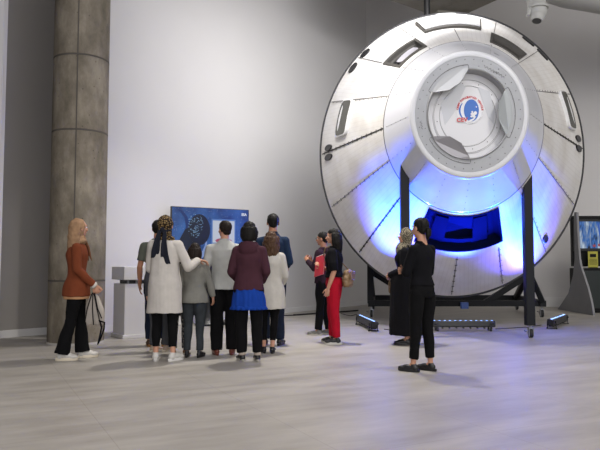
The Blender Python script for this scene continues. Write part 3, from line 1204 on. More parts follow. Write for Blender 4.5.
def light_bar(p, rz, length, label, tiltv, energy, target, n=12, spread=70, spill=420):
    t = empty('stage_light_bar', p, rz, label, 'stage light', 'stage light bars on the floor around the capsule')
    mb = MB().rbox((0, 0, 0.12), (length, 0.13, 0.11), 0.015, Matrix.Rotation(tiltv, 3, 'X'))
    for k in range(9):
        mb.box((-length / 2 + length * (k + 0.5) / 9, 0.0, 0.055), (0.012, 0.10, 0.03))
    mb.build('housing', M_LBODY, t)
    for s in (-1, 1):
        mb = MB().box((s * length * 0.42, 0, 0.012), (0.035, 0.17, 0.012))
        mb.box((s * length * 0.42, -0.075, 0.075), (0.03, 0.012, 0.14))
        mb.box((s * length * 0.42, 0.075, 0.075), (0.03, 0.012, 0.14))
        mb.cone((s * length * 0.42 + 0.018 * s, -0.07, 0.13), 0.022, (s * length * 0.42 + 0.06 * s, -0.07, 0.13), 0.018, 10)
        mb.cone((s * length * 0.42, -0.08, 0.0), 0.015, (s * length * 0.42, -0.08, 0.02), 0.015, 8)
        mb.cone((s * length * 0.42, 0.08, 0.0), 0.015, (s * length * 0.42, 0.08, 0.02), 0.015, 8)
        mb.build('foot', M_LBODY, t)
    for k in range(n):
        x = -length / 2 + length * (k + 0.5) / n
        c = Vector((x, 0, 0.12)) + Matrix.Rotation(tiltv, 3, 'X') @ Vector((0, 0, 0.055))
        d = Matrix.Rotation(tiltv, 3, 'X') @ Vector((0, 0, 0.008))
        MB().cone(c, 0.020, c + d, 0.016, 12).build('led_lens', M_LED, t)
    P = Vector(p) + Vector((0, 0, 0.22))
    for k in (-1, 0, 1):
        Q = P + Vector((math.cos(rz), math.sin(rz), 0)) * (k * length * 0.28)
        l = bpy.data.lights.new('led_beam', 'SPOT')
        l.energy = energy / 3
        l.color = (0.0, 0.115, 1.0)
        l.spot_size = R(spread)
        l.spot_blend = 1.0
        l.shadow_soft_size = 0.02
        o = bpy.data.objects.new('led_beam', l)
        COL.objects.link(o)
        o.location = Q
        o.rotation_euler = (Vector(target) - Q).to_track_quat('-Z', 'Y').to_euler()
    l = bpy.data.lights.new('led_spill', 'SPOT')       # wide violet spill of the same bar
    l.energy = spill
    l.color = (0.12, 0.08, 1.0)
    l.spot_size = R(84)
    l.spot_blend = 0.8
    l.shadow_soft_size = 0.05
    o = bpy.data.objects.new('led_spill', l)
    COL.objects.link(o)
    o.location = P + Vector((0, 0, 0.02))
    o.rotation_euler = (Vector((target.x, target.y - 0.5, target.z)) - P).to_track_quat('-Z', 'Y').to_euler()
    return t


light_bar((1.22, 11.85, 0), R(95), 1.5, 'leftmost of the three black light bars, beside the hijab woman, seen nearly end-on', 0.1, 3600, cap_world(-145, 1.45), spread=46, n=9, spill=900)
light_bar((2.86, 11.3, 0), R(0), 1.1, 'black light bar with glowing blue lenses lying flat under the middle of the capsule', -0.1, 2000, cap_world(-95, 0.90), spread=72, spill=900)
light_bar((4.86, 12.15, 0), R(58), 1.4, 'rightmost black light bar, angled on the floor right of the castor post', 0.1, 3600, cap_world(-44, 1.45), spread=46, n=9, spill=900)

# cables
M_CABLE = mat('black cable', '#141416', 0.6)


def cable(pts, r, label):
    P = []
    n = len(pts)
    for i in range(n - 1):
        p0, p1, p2, p3 = [Vector(pts[min(max(j, 0), n - 1)]) for j in (i - 1, i, i + 1, i + 2)]
        for k in range(8):
            t = k / 8
            P.append(0.5 * ((2 * p1) + (-p0 + p2) * t + (2 * p0 - 5 * p1 + 4 * p2 - p3) * t**2 + (-p0 + 3 * p1 - 3 * p2 + p3) * t**3))
    P.append(Vector(pts[-1]))
    for p in P:
        p.z = r + 0.001
    return tag(MB().tube(P, r, 6).build('power_cable', M_CABLE, None, smooth=True), label, 'cable')


cable([(-0.15, 14.6, 0), (0.6, 15.3, 0), (1.1, 15.7, 0), (1.45, 16.1, 0)], 0.018, 'black cable running along the foot of the long white wall')
cable([(-0.95, 13.6, 0), (-0.7, 14.2, 0), (-0.4, 14.5, 0), (-0.15, 14.6, 0)], 0.012, 'thin black cable end on the floor right of the man in navy')
cable([ground(341, 314), ground(350, 316), ground(357, 315), ground(361, 319)], 0.008, 'thin looped cable between the red-trousered woman and the leftmost light bar')
cable([(3.5, 11.55, 0), (3.9, 11.75, 0), (4.2, 11.9, 0), (4.6, 12.3, 0)], 0.007, 'thin cable linking the middle light bar to the rightmost one')
cable([(1.5, 11.5, 0), (1.8, 11.2, 0), (2.1, 11.3, 0), (2.25, 11.5, 0)], 0.007, 'thin cable linking the leftmost light bar to the middle one')

# ------------------------------------------------------------------ white plinth
pa = math.atan2(MD.y, MD.x)
pk = empty('display_plinth', (-2.66, 10.42, 0), R(36), 'white display plinth with a separate top block at the left of the crowd', 'plinth')
M_PL = mat('white lacquer', '#c9c7c6', 0.4)
mb = MB().rbox((0, 0, 0.03), (0.62, 0.54, 0.06), 0.006)
mb.build('foot_plate', M_PL, pk)
mb = MB().rbox((0, 0, 0.455), (0.56, 0.5, 0.80), 0.008)
mb.build('body', M_PL, pk)
mb = MB().box((0.02, 0, 0.88), (0.44, 0.38, 0.07))
mb.build('recess', mat('dark gap', '#3a3b40', 0.5), pk)
for x in (-0.22, -0.08, 0.06, 0.2):
    mb = MB().cone((x, -0.22, 0.85), 0.018, (x, -0.22, 0.91), 0.018, 12)
    mb.build('metal_pin', M_CHROME, pk)
mb = MB().rbox((0, -0.01, 1.02), (0.62, 0.56, 0.21), 0.01)
mb.build('top_block', M_PL, pk)

# ------------------------------------------------------------------ television on a stand
TL = Vector((-2.40, 11.9, 0))
TR = Vector((-1.02, 12.75, 0))
tc_ = (TL + TR) / 2
tv_a = math.atan2((TR - TL).y, (TR - TL).x)
TW = (TR - TL).length
tv = empty('television', tc_, tv_a, 'large flat television with a blue space picture', 'television')
TZ0, TZ1 = 1.21, 2.25
M_TVB = mat('television black', '#0d0e12', 0.35)
mb = MB().rbox((0, 0.03, (TZ0 + TZ1) / 2), (TW, 0.06, TZ1 - TZ0), 0.006)
mb.build('bezel', M_TVB, tv)


def star_material():
    m = mat('screen space picture', '#16357c', 0.25)
    nt = m.node_tree
    b = nt.nodes['Principled BSDF']
    tc = N(m, 'ShaderNodeTexCoord')
    n1 = N(m, 'ShaderNodeTexNoise')
    n1.inputs['Scale'].default_value = 2.3
    n1.inputs['Detail'].default_value = 5
    nt.links.new(tc.outputs['Object'], n1.inputs['Vector'])
    r = N(m, 'ShaderNodeValToRGB')
    r.color_ramp.elements[0].position = 0.3
    r.color_ramp.elements[0].color = lin('#0d2560')
    r.color_ramp.elements[1].position = 0.75
    r.color_ramp.elements[1].color = lin('#3f78c6')
    nt.links.new(n1.outputs['Fac'], r.inputs[0])
    vo = N(m, 'ShaderNodeTexVoronoi')
    vo.inputs['Scale'].default_value = 22
    nt.links.new(tc.outputs['Object'], vo.inputs['Vector'])
    rs = N(m, 'ShaderNodeValToRGB')
    rs.color_ramp.elements[0].position = 0.05
    rs.color_ramp.elements[0].color = (1, 1, 1, 1)
    rs.color_ramp.elements[1].position = 0.16
    rs.color_ramp.elements[1].color = (0, 0, 0, 1)
    nt.links.new(vo.outputs['Distance'], rs.inputs[0])
    mx = N(m, 'ShaderNodeMix')
    mx.data_type = 'RGBA'
    mx.blend_type = 'ADD'
    mx.inputs[0].default_value = 0.35
    nt.links.new(r.outputs[0], mx.inputs[6])
    nt.links.new(rs.outputs[0], mx.inputs[7])
    b.inputs['Base Color'].default_value = (0.01, 0.01, 0.015, 1)
    nt.links.new(mx.outputs[2], b.inputs['Emission Color'])
    b.inputs['Emission Strength'].default_value = 0.5
    return m


scr = MB().box((0, -0.004, (TZ0 + TZ1) / 2 + 0.01), (TW - 0.03, 0.008, TZ1 - TZ0 - 0.045)).build('screen', star_material(), tv)


def spr(pts, m, name, y=-0.010, th=0.002):
    """flat picture element on the screen; pts as (u,v) 0..1 from the top left"""
    Q = [Vector((-TW / 2 + 0.015 + u * (TW - 0.03), 0, TZ1 - 0.012 - v * (TZ1 - TZ0 - 0.045))) for u, v in pts]
    return MB().rings([[q + Vector((0, y, 0)) for q in Q], [q + Vector((0, y - th, 0)) for q in Q]]).build(name, m, scr)


def em_mat(name, c, s=0.8):
    return mat(name, '#050505', 0.3, emit=c, estr=s * 0.68)


def blob(cx, cy, a, b, n=28, wob=0.0, sd=0):
    return [(cx + a * math.cos(2 * PI * i / n) * (1 + wob * math.sin(3 * i + sd)), cy + b * math.sin(2 * PI * i / n) * (1 + wob * math.sin(3 * i + sd))) for i in range(n)]


spr([(0.03, 0.02), (0.12, 0.05), (0.19, 0.18), (0.22, 0.36), (0.19, 0.56), (0.12, 0.70), (0.03, 0.76), (0.10, 0.66), (0.15, 0.52), (0.17, 0.36), (0.15, 0.2), (0.10, 0.09)], em_mat('scr dim blue arc', '#183a7e', 0.7), 'picture_arc', -0.009)
spr([(0.08, 1.0), (0.09, 0.62), (0.16, 0.42), (0.24, 0.35), (0.34, 0.52), (0.36, 0.75), (0.33, 1.0)], em_mat('scr dark body', '#0c1c33', 0.8), 'picture_figure')
spr(blob(0.34, 0.42, 0.14, 0.30), em_mat('scr dark head', '#10192c', 0.8), 'picture_helmet', -0.012)
mbm = MB()
rnd = random.Random(3)
for i in range(90):
    a = rnd.uniform(0, 2 * PI)
    rr_ = math.sqrt(rnd.random())
    u = 0.29 + 0.10 * rr_ * math.cos(a)
    v = 0.34 + 0.23 * rr_ * math.sin(a)
    q = Vector((-TW / 2 + 0.015 + u * (TW - 0.03), -0.0165, TZ1 - 0.012 - v * (TZ1 - TZ0 - 0.045)))
    s_ = rnd.uniform(0.005, 0.012)
    mbm.box(q, (s_ * 2, 0.002, s_))
mbm.build('picture_city_lights', em_mat('scr lights', '#8fb6d8', 0.8), scr)
spr([(0.37, 0.98), (0.42, 0.9), (0.445, 0.75), (0.44, 0.62), (0.42, 0.58), (0.415, 0.72), (0.38, 0.84), (0.34, 0.9)], em_mat('scr pale swoosh', '#8ea6dc', 0.8), 'picture_swoosh')
spr([(0.50, 0.20), (0.82, 0.20), (0.82, 0.78), (0.50, 0.78)], em_mat('scr pale border', '#5f86c9', 0.8), 'picture_box_border', -0.009)
spr([(0.515, 0.23), (0.805, 0.23), (0.805, 0.66), (0.515, 0.66)], em_mat('scr white box', '#cfd6e2', 0.85), 'picture_box', -0.0115)
spr(blob(0.66, 0.62, 0.11, 0.05), em_mat('scr pink', '#b4586a', 0.8), 'picture_shoulders', -0.014)
spr([(0.515, 0.72), (0.57, 0.72), (0.57, 0.96), (0.515, 0.96)], em_mat('scr navy box', '#16213a', 0.8), 'picture_box', -0.0115)
spr([(0.72, 0.74), (0.80, 0.74), (0.80, 0.9), (0.72, 0.9)], em_mat('scr pale red box', '#c07a86', 0.8), 'picture_box', -0.0115)
vs, fs = text_mesh('ESA', 0.07, 0.003)
MB().add([Vector((TW / 2 - 0.115 + v.x, -0.012 - v.z, TZ1 - 0.125 + v.y)) for v in vs], fs).build('screen_lettering', em_mat('scr white', '#e6ebf5', 0.9), scr)
# stand
mb = MB().rbox((0, 0.09, 0.95), (0.26, 0.07, 1.3), 0.02)
mb.build('stand_column', M_TVB, tv)
mb = MB().loft([(0.0, 0.30, 0.20), (0.03, 0.31, 0.21), (0.1, 0.24, 0.16), (0.35, 0.17, 0.12), (0.75, 0.13, 0.09)])
mb.build('stand_foot', M_TVB, tv, smooth=True)

# ------------------------------------------------------------------ kiosk on the right
KX, KY = 6.72, 15.5
ki = empty('video_kiosk', (KX, KY, 0), 0, 'black video kiosk with a curved grey side fin at the right edge', 'kiosk')
M_KB = mat('kiosk black', '#070809', 0.5, spec=0.2)
M_KG = mat('kiosk grey fin', '#7d7d80', 0.5, metal=0.2, var=(3, 0.06))
mb = MB().rbox((0.60, 0.25, 0.54), (1.20, 0.5, 1.08), 0.01)
mb.build('cabinet', M_KB, ki)
mb = MB().rbox((0.60, 0.35, 1.74), (1.20, 0.12, 1.25), 0.01)
mb.build('back_panel', M_KB, ki)
for (x0, x1) in ((0.12, 0.64), (0.68, 1.2)):
    mb = MB().rbox(((x0 + x1) / 2 - 0.03, -0.012, 0.56), (x1 - x0, 0.02, 0.9), 0.004)
    mb.build('cabinet_door', mat('kiosk door', '#17201f', 0.35), ki)
mb = MB().rbox((0.575, 0.27, 1.88), (1.12, 0.06, 0.78), 0.008)
sc = mb.build('screen_bezel', M_TVB, ki)


def kscreen():
    m = mat('kiosk picture', '#000000', 0.2)
    nt = m.node_tree
    b = nt.nodes['Principled BSDF']
    tc = N(m, 'ShaderNodeTexCoord')
    mp = N(m, 'ShaderNodeMapping')
    mp.inputs['Rotation'].default_value = (0, R(35), 0)
    mp.inputs['Scale'].default_value = (5, 1, 1.3)
    nt.links.new(tc.outputs['Object'], mp.inputs['Vector'])
    n1 = N(m, 'ShaderNodeTexNoise')
    n1.inputs['Scale'].default_value = 2.2
    n1.inputs['Detail'].default_value = 6
    nt.links.new(mp.outputs[0], n1.inputs['Vector'])
    r = N(m, 'ShaderNodeValToRGB')
    r.color_ramp.interpolation = 'LINEAR'
    r.color_ramp.elements[0].position = 0.38
    r.color_ramp.elements[0].color = lin('#101c34')
    r.color_ramp.elements[1].position = 0.66
    r.color_ramp.elements[1].color = lin('#c8dcf0')
    e = r.color_ramp.elements.new(0.47)
    e.color = lin('#2f6fc0')
    e = r.color_ramp.elements.new(0.56)
    e.color = lin('#7f95b5')
    nt.links.new(n1.outputs['Fac'], r.inputs[0])
    b.inputs['Base Color'].default_value = (0.01, 0.01, 0.01, 1)
    nt.links.new(r.outputs[0], b.inputs['Emission Color'])
    b.inputs['Emission Strength'].default_value = 0.55
    return m


MB().box((0.575, 0.236, 1.89), (1.06, 0.008, 0.66)).build('screen', kscreen(), sc)
MB().add([Vector((0.66, 0.2, 1.89)) + Vector(p) for p in ((0.02, 0.03, -0.3), (0.10, 0.03, -0.3), (-0.02, 0.03, 0.3), (-0.06, 0.03, 0.3), (0.02, 0.028, -0.3), (0.10, 0.028, -0.3), (-0.02, 0.028, 0.3), (-0.06, 0.028, 0.3))],
         [(0, 1, 2, 3), (4, 7, 6, 5), (0, 4, 5, 1), (1, 5, 6, 2), (2, 6, 7, 3), (3, 7, 4, 0)]).build('picture_band', em_mat('kiosk band', '#2d62c8', 0.8), sc)
mb = MB()
for i, x in enumerate((-0.15, -0.02, 0.12, 0.24)):
    mb.box((0.66 + x, 0.228, 1.62 + 0.02 * (i % 2)), (0.07, 0.003, 0.06))
mb.build('picture_red_marks', em_mat('kiosk red', '#a8485e', 0.7), sc)
# fin
prof_f = [(-0.06, 2.42), (0.10, 2.44), (0.12, 1.9), (0.13, 1.3), (0.25, 0.9), (0.55, 0.45), (1.05, 0.12), (1.25, 0.0), (-0.78, 0.0), (-0.77, 0.08), (-0.68, 0.35), (-0.52, 0.65), (-0.33, 0.92), (-0.20, 1.10), (-0.13, 1.3), (-0.08, 1.8)]
mb = MB()
mb.rings([[Vector((x, y, z)) for y, z in prof_f] for x in (-0.025, 0.025)])
mb.build('side_fin', M_KG, ki, bevel=0.004)
# yellow plaque
pq = empty('yellow_sign', (KX + 0.42, KY + 0.12, 1.08), R(0), 'small yellow warning notice standing on the black kiosk ledge', 'sign')
MB().rbox((0, 0, 0.2), (0.24, 0.012, 0.40), 0.004).build('board', mat('yellow notice', '#a8a23a', 0.5), pq)
MB().box((0, 0.03, 0.008), (0.2, 0.09, 0.016)).build('foot', M_KB, pq)
mb = MB()
mb.box((0, -0.009, 0.30), (0.15, 0.004, 0.08))
for z in (0.21, 0.18, 0.15, 0.12, 0.09):
    mb.box((0, -0.009, z), (0.2 - 0.02 * (int(z * 100) % 2), 0.004, 0.010))
mb.build('printed_lines', M_KB, pq)

# ------------------------------------------------------------------ people
M_SKIN_L = mat('skin', '#b98a72', 0.55, spec=0.35)
M_SKIN_T = mat('skin tan', '#a4745a', 0.55, spec=0.35)
M_EYE = mat('eye white', '#d8d2cc', 0.3)
M_IRIS = mat('eye iris', '#20160f', 0.2)
M_LIPS = mat('lips', '#a15a50', 0.45)


def hair_mat(name, c):
    return mat(name, c, 0.6, spec=0.2, var=(26, 0.28), bump=(60, 0.35))


H_BLACK = hair_mat('black hair', '#0f0c0a')
H_DBROWN = hair_mat('dark brown hair', '#1d140f')
H_BROWN = hair_mat('curly brown hair', '#4a3526')
H_BLOND = hair_mat('dark blonde hair', '#8a6a4a')


def cloth(name, c, rough=0.9, sc=90, st=0.10, var=0.06):
    return mat(name, c, rough, spec=0.15, bump=(sc, st), var=(12, var))


def pattern(name, base, dark, kind, scale):
    m = mat(name, base, 0.85, spec=0.2)
    nt = m.node_tree
    b = nt.nodes['Principled BSDF']
    tc = N(m, 'ShaderNodeTexCoord')
    r = N(m, 'ShaderNodeValToRGB')
    r.color_ramp.interpolation = 'CONSTANT'
    if kind == 'leopard':
        v = N(m, 'ShaderNodeTexVoronoi')
        v.inputs['Scale'].default_value = scale
        nt.links.new(tc.outputs['Object'], v.inputs['Vector'])
        r.color_ramp.elements[0].position = 0
        r.color_ramp.elements[0].color = lin(base)
        r.color_ramp.elements[1].position = 0.36
        r.color_ramp.elements[1].color = lin(dark)
        nt.links.new(v.outputs['Distance'], r.inputs[0])
    elif kind == 'check':
        mp = N(m, 'ShaderNodeMapping')
        mp.inputs['Rotation'].default_value = (0.6, 0.5, 0.3)
        nt.links.new(tc.outputs['Object'], mp.inputs['Vector'])
        v = N(m, 'ShaderNodeTexChecker')
        v.inputs['Scale'].default_value = scale
        nt.links.new(mp.outputs[0], v.inputs['Vector'])
        r.color_ramp.elements[0].color = lin(dark)
        r.color_ramp.elements[1].position = 0.5
        r.color_ramp.elements[1].color = lin(base)
        nt.links.new(v.outputs['Fac'], r.inputs[0])
    else:
        v = N(m, 'ShaderNodeTexNoise')
        v.inputs['Scale'].default_value = scale
        v.inputs['Detail'].default_value = 2
        nt.links.new(tc.outputs['Object'], v.inputs['Vector'])
        r.color_ramp.elements[0].color = lin(dark)
        r.color_ramp.elements[1].position = 0.52
        r.color_ramp.elements[1].color = lin(base)
        nt.links.new(v.outputs['Fac'], r.inputs[0])
    nt.links.new(r.outputs[0], b.inputs['Base Color'])
    return m


TORSO = {
    'm': [(.49, .088, .060), (.53, .092, .066), (.58, .086, .061), (.63, .083, .058), (.68, .089, .061), (.73, .098, .066), (.77, .098, .066), (.795, .086, .056), (.82, .060, .045), (.848, .036, .034)],
    'f': [(.48, .090, .064), (.525, .098, .070), (.575, .086, .060), (.63, .073, .054), (.685, .078, .060), (.735, .087, .068), (.77, .086, .060), (.795, .072, .050), (.82, .048, .038), (.848, .030, .030)],
}


def rz(a):
    return Matrix.Rotation(a, 3, 'Z')


def hand(mb, w, d, pn, side, s, curl=0.35, spread=1.0):
    """palm, four bent unequal fingers and a side thumb. w wrist, d pointing direction, pn palm normal"""
    d = Vector(d).normalized()
    pn = Vector(pn)
    pn = (pn - d * pn.dot(d)).normalized()
    ac = d.cross(pn).normalized() * side          # towards the thumb
    M = Matrix((ac, d, pn)).transposed()
    w = Vector(w)
    mb.sphere(w + d * 0.045 * s, (0.036 * s, 0.050 * s, 0.015 * s), M, 12, 8)
    mb.cap(w, 0.022 * s, w + d * 0.03 * s, 0.021 * s)
    for i, (off, ln) in enumerate(((0.028, 0.070), (0.010, 0.078), (-0.009, 0.073), (-0.027, 0.058))):
        p = w + d * (0.080 - 0.004 * abs(i - 1)) * s + ac * off * s
        mb.cap(w + d * 0.04 * s + ac * off * 0.8 * s, 0.011 * s, p, 0.0098 * s)
        a = curl * 0.6 + i * 0.04
        sd = ac * (0.10 * (1.5 - i)) * spread
        for k in range(3):
            dd = (d * math.cos(a) + pn * math.sin(a) + sd).normalized()
            q = p + dd * ln * (0.45, 0.32, 0.23)[k] * s
            mb.cap(p, (0.0095, 0.0088, 0.008)[k] * s, q, (0.0088, 0.008, 0.007)[k] * s)
            p = q
            a += curl
    p = w + d * 0.018 * s + ac * 0.022 * s
    for k, (ln, a) in enumerate(((0.036, 0.75), (0.03, 0.5), (0.024, 0.3))):
        dd = (d * math.cos(a) + ac * math.sin(a) + pn * 0.35).normalized()
        q = p + dd * ln * s
        mb.cap(p, (0.013, 0.0105, 0.0095)[k] * s, q, (0.0105, 0.0095, 0.008)[k] * s)
        p = q


def person(pos, yaw, H, label, sex='m', skin=None, b=1.0, J=None, head=(0, 0), hair=('short', None), top=None, trousers=None, skirt=None, shoes=None, group=None, hands=None, seed=1, extra=None, fy=None, cat='person'):
    skin = skin or M_SKIN_L
    t = empty('person', pos, yaw, label, cat, group)
    s = H / 1.7
    j = dict(hip=(.052, 0, .50), kn=(.055, .008, .285), an=(.056, -.012, .048))
    j.update(dict(sh=(.106, -.004, .786), el=(.136, -.022, .625), wr=(.140, .030, .478)) if sex == 'm' else dict(sh=(.088, -.004, .786), el=(.118, -.022, .628), wr=(.125, .028, .485)))
    P = {}
    for k, v in j.items():
        for sd, sg in (('L', -1), ('R', 1)):
            P[k + sd] = Vector((v[0] * sg * (b if k in ('sh', 'el', 'wr') else 1), v[1], v[2])) * H
    for k, v in (J or {}).items():
        P[k] = Vector(v) * H
    hd = {'L': (0, .35, -1), 'R': (0, .35, -1)}
    pn = {'L': (1, .2, 0), 'R': (-1, .2, 0)}
    curl = {'L': .3, 'R': .3}
    for k, v in (hands or {}).items():
        if k[0] == 'd':
            hd[k[1]] = v
        if k[0] == 'p':
            pn[k[1]] = v
        if k[0] == 'c':
            curl[k[1]] = v
    # --- body
    mb = MB()
    mb.loft([(z * H, rx * H * b - .020, ry * H * b - .020) for z, rx, ry in TORSO[sex] if z < .84])
    mb.cone((0, -.012 * H, .81 * H), .036 * H if sex == 'm' else .031 * H, (0, .004 * H, .90 * H), .031 * H if sex == 'm' else .027 * H)
    for q in 'LR':
        mb.chain([P['hip' + q], P['hip' + q].lerp(P['kn' + q], .45), P['kn' + q]], [.038 * H, .034 * H, .026 * H])
        c = P['kn' + q].lerp(P['an' + q], .35) + Vector((0, -.005 * H, 0))
        mb.chain([P['kn' + q], c, P['an' + q]], [.025 * H, .024 * H, .017 * H])
        mb.cap(P['an' + q], .018 * H, P['an' + q] + Vector((0, .03 * H, -.022 * H)), .018 * H)
        mb.chain([P['sh' + q], P['el' + q]], [.026 * H, .021 * H])
        c = P['el' + q].lerp(P['wr' + q], .3)
        mb.chain([P['el' + q], c, P['wr' + q]], [.022 * H, .022 * H, .0145 * H])
        hand(mb, P['wr' + q], hd[q], pn[q], (1 if q == 'R' else -1) if True else 1, s * 0.96, curl[q])
    hc = Vector((0, .010, .928)) * H
    Mh = rz(R(head[0])) @ Matrix.Rotation(R(head[1]), 3, 'X')

    def hp(x, y, z):
        return hc + Mh @ (Vector((x, y, z)) * s)

    def hs(m_, x, y, z, a, b_, c, n=16, mm=10, rot=None):
        m_.sphere(hp(x, y, z), (a * s, b_ * s, c * s), Mh if rot is None else Mh @ rot, n, mm)
    hs(mb, 0, -.008, .022, .074, .094, .094)
    hs(mb, 0, .022, -.028, .059, .068, .080)
    hs(mb, 0, .052, -.078, .030, .030, .026)
    hs(mb, 0, .080, .030, .045, .012, .014)              # brow ridge
    hs(mb, 0, .096, -.016, .011, .015, .022)
    hs(mb, 0, .104, -.026, .014, .014, .011)             # nose tip
    hs(mb, 0, .083, -.052, .022, .012, .011)             # mouth mound
    for sg in (-1, 1):
        hs(mb, sg * .040, .062, -.018, .020, .018, .018)  # cheek
        hs(mb, sg * .076, -.006, -.006, .008, .018, .030)
    body = remesh(mb, 'body', skin, t, 0.0055, 3)
    for sg in (-1, 1):
        e = MB()
        hs(e, sg * .030, .074, .008, .0130, .010, .0095, 12, 8)
        eo = e.build('eye', M_EYE, body, smooth=True)
        e = MB()
        hs(e, sg * .030, .0815, .008, .006, .004, .0062, 10, 6)
        e.build('iris', M_IRIS, eo, smooth=True)
        if hair[1]:
            e = MB()
            e.tube([hp(sg * .046, .078, .026), hp(sg * .032, .089, .033), hp(sg * .014, .091, .028)], .0032 * s, 6)
            e.build('eyebrow', hair[1], body, smooth=True)
    e = MB()
    e.tube([hp(-.022, .084, -.052), hp(-.01, .092, -.050), hp(0, .0935, -.052), hp(.01, .092, -.050), hp(.022, .084, -.052)], [.002 * s, .0055 * s, .0055 * s, .0055 * s, .002 * s], 8)
    e.build('lips', M_LIPS, body, smooth=True)

    # --- hair and head coverings
    rnd = random.Random(seed)
    kind, hm = hair[0], hair[1]
    mb = MB()
    if kind in ('short', 'long', 'tail', 'curly', 'bob'):
        hs(mb, 0, -.022, .032, .081, .094, .092)
        hs(mb, 0, -.010, .055, .076, .090, .070)
    if kind == 'short':
        hs(mb, 0, -.055, -.025, .058, .040, .045)
        remesh(mb, 'hair', hm, t, .0055, 2, .006, (40, 40, 14), seed, .6)
    if kind == 'tail':
        hs(mb, 0, -.05, -.01, .066, .055, .06)
        mb.chain([hp(0, -.09, -.015), hp(0, -.125, -.03), hp(0, -.125, -.07), hp(.0, -.115, -.12)], [.028 * s, .032 * s, .03 * s, .012 * s])
        remesh(mb, 'hair', hm, t, .0055, 2, .006, (40, 40, 14), seed, .6)
    if kind in ('long', 'bob', 'curly'):
        ha = hair[3] if len(hair) > 3 else 100
        ln = {'long': .30, 'bob': .20, 'curly': .34}[kind] if len(hair) < 3 else hair[2]
        for i in range(17):
            a = R(ha * (i / 8 - 1))
            px, py = .072 * math.sin(a), -.022 - .078 * math.cos(a)
            l = ln * (1 - .28 * abs(math.sin(a))) * rnd.uniform(.9, 1.06)
            pts = []
            rs = []
            for k in range(7):
                u = k / 6
                z = .03 - l * u
                wv = math.sin(u * 14 + i) * (.016 if kind == 'curly' else .003)
                o = 1.08 + .16 * math.sin(u * PI) + (.12 * u if kind == 'curly' else 0)
                pts.append(hp(px * o + wv, (py + .022) * (o if py < -.022 else 1) - .022 - (.012 if kind == 'long' else 0) * u + wv * .5, z))
                rs.append((.023 if kind != 'curly' else .027) * s * (1 - .55 * u ** 3))
            mb.chain(pts, rs)
        hs(mb, 0, -.07, -.06, .06, .04, .11)
        remesh(mb, 'hair', hm, t, .0065, 2, .010 if kind == 'curly' else .007, (46, 46, 30) if kind == 'curly' else (60, 60, 5), seed, .5)
    if kind == 'hijab':
        hs(mb, 0, -.022, .020, .090, .102, .106)
        hs(mb, 0, -.030, -.05, .080, .080, .09)
        hs(mb, 0, -.004, -.125, .075, .078, .045)
        hs(mb, 0, -.012, -.160, .115, .088, .050)
        if 'tails' in hair:
            pass
        if len(hair) > 2 and hair[2] == 'veil':
            for i in range(11):
                a = R(-75 + 150 * i / 10)
                px, py = .070 * math.sin(a), -.03 - .070 * math.cos(a)
                l = .40 - .16 * abs(math.sin(a))
                mb.chain([hp(px, py, .02), hp(px * 1.1, py - .015, -.12), hp(px * 1.15, py - .035, -.12 - l * .45), hp(px * .9, py - .045, -.10 - l)], [.03 * s, .028 * s, .022 * s, .008 * s])
        if len(hair) > 2 and hair[2] == 'drape':
            hs(mb, 0, .055, -.20, .10, .075, .11)
            hs(mb, 0, -.02, .02, .098, .106, .112)
            hs(mb, 0, -.06, -.16, .10, .07, .06)
        remesh(mb, 'headscarf', hm, t, .006, 3, .008, (22, 22, 22), seed, .5)
        if len(hair) > 2 and hair[2] == 'tails':
            for x0, x1, l in ((-.03, -.075, .33), (.035, .055, .40)):
                e = MB()
                rs = []
                for k in range(9):
                    u = k / 8
                    c = hp(x0 + (x1 - x0) * u, -.105 - .035 * math.sin(u * PI) - .02 * u, -.055 - l * u)
                    w = (.018 + .045 * u) * s
                    rs.append([c + Mh @ Vector((w * math.cos(q), .012 * s * math.sin(q) + .006 * math.sin(3 * q), 0)) for q in [2 * PI * i / 14 for i in range(14)]])
                e.rings(rs)
                remesh(e, 'scarf_tail', hair[3], t, .006, 2, .008, (30, 30, 6), seed + x0)
            e = MB()
            e.sphere(hp(0, -.112, -.05), (.03 * s, .02 * s, .025 * s))
            e.tube([hp(.075 * math.sin(a), -.01 - .098 * math.cos(a), -.045 - .03 * math.cos(a)) for a in [R(-80 + 20 * i) for i in range(9)]], .016 * s, 8)
            remesh(e, 'scarf_band', hair[3], t, .006, 2)

    # --- clothes
    if trousers:
        g = trousers
        ad = g.get('add', .010)
        mb = MB()
        zt = g.get('waist', .60)
        mb.loft([(z * H, rx * H * b + ad * .3, ry * H * b + ad * .3) for z, rx, ry in TORSO[sex] if z <= zt + .02] + [])
        hz = g.get('hem', .055) * H
        for q in 'LR':
            hip, kn, an = P['hip' + q], P['kn' + q], P['an' + q]
            u = (kn.z - hz) / (kn.z - an.z)
            hm_ = kn + (an - kn) * u
            f = g.get('fit', 1.0)
            rk, rh = g.get('rk', .036) * H * f, g.get('rh', .032) * H
            mb.chain([hip, hip.lerp(kn, .4), kn, kn.lerp(hm_, .45) + Vector((0, -.004 * H, 0))], [.050 * H * b + ad, .047 * H * b * f + ad, rk + ad * .4, (rk + rh) / 2 + .002])
            mb.cone(kn.lerp(hm_, .45) + Vector((0, -.004 * H, 0)), (rk + rh) / 2 + .002, hm_, rh, 18)
        remesh(mb, 'trousers', g['m'], t, .008, 3, g.get('fold', .012), (12, 12, 5.5), seed, .12)
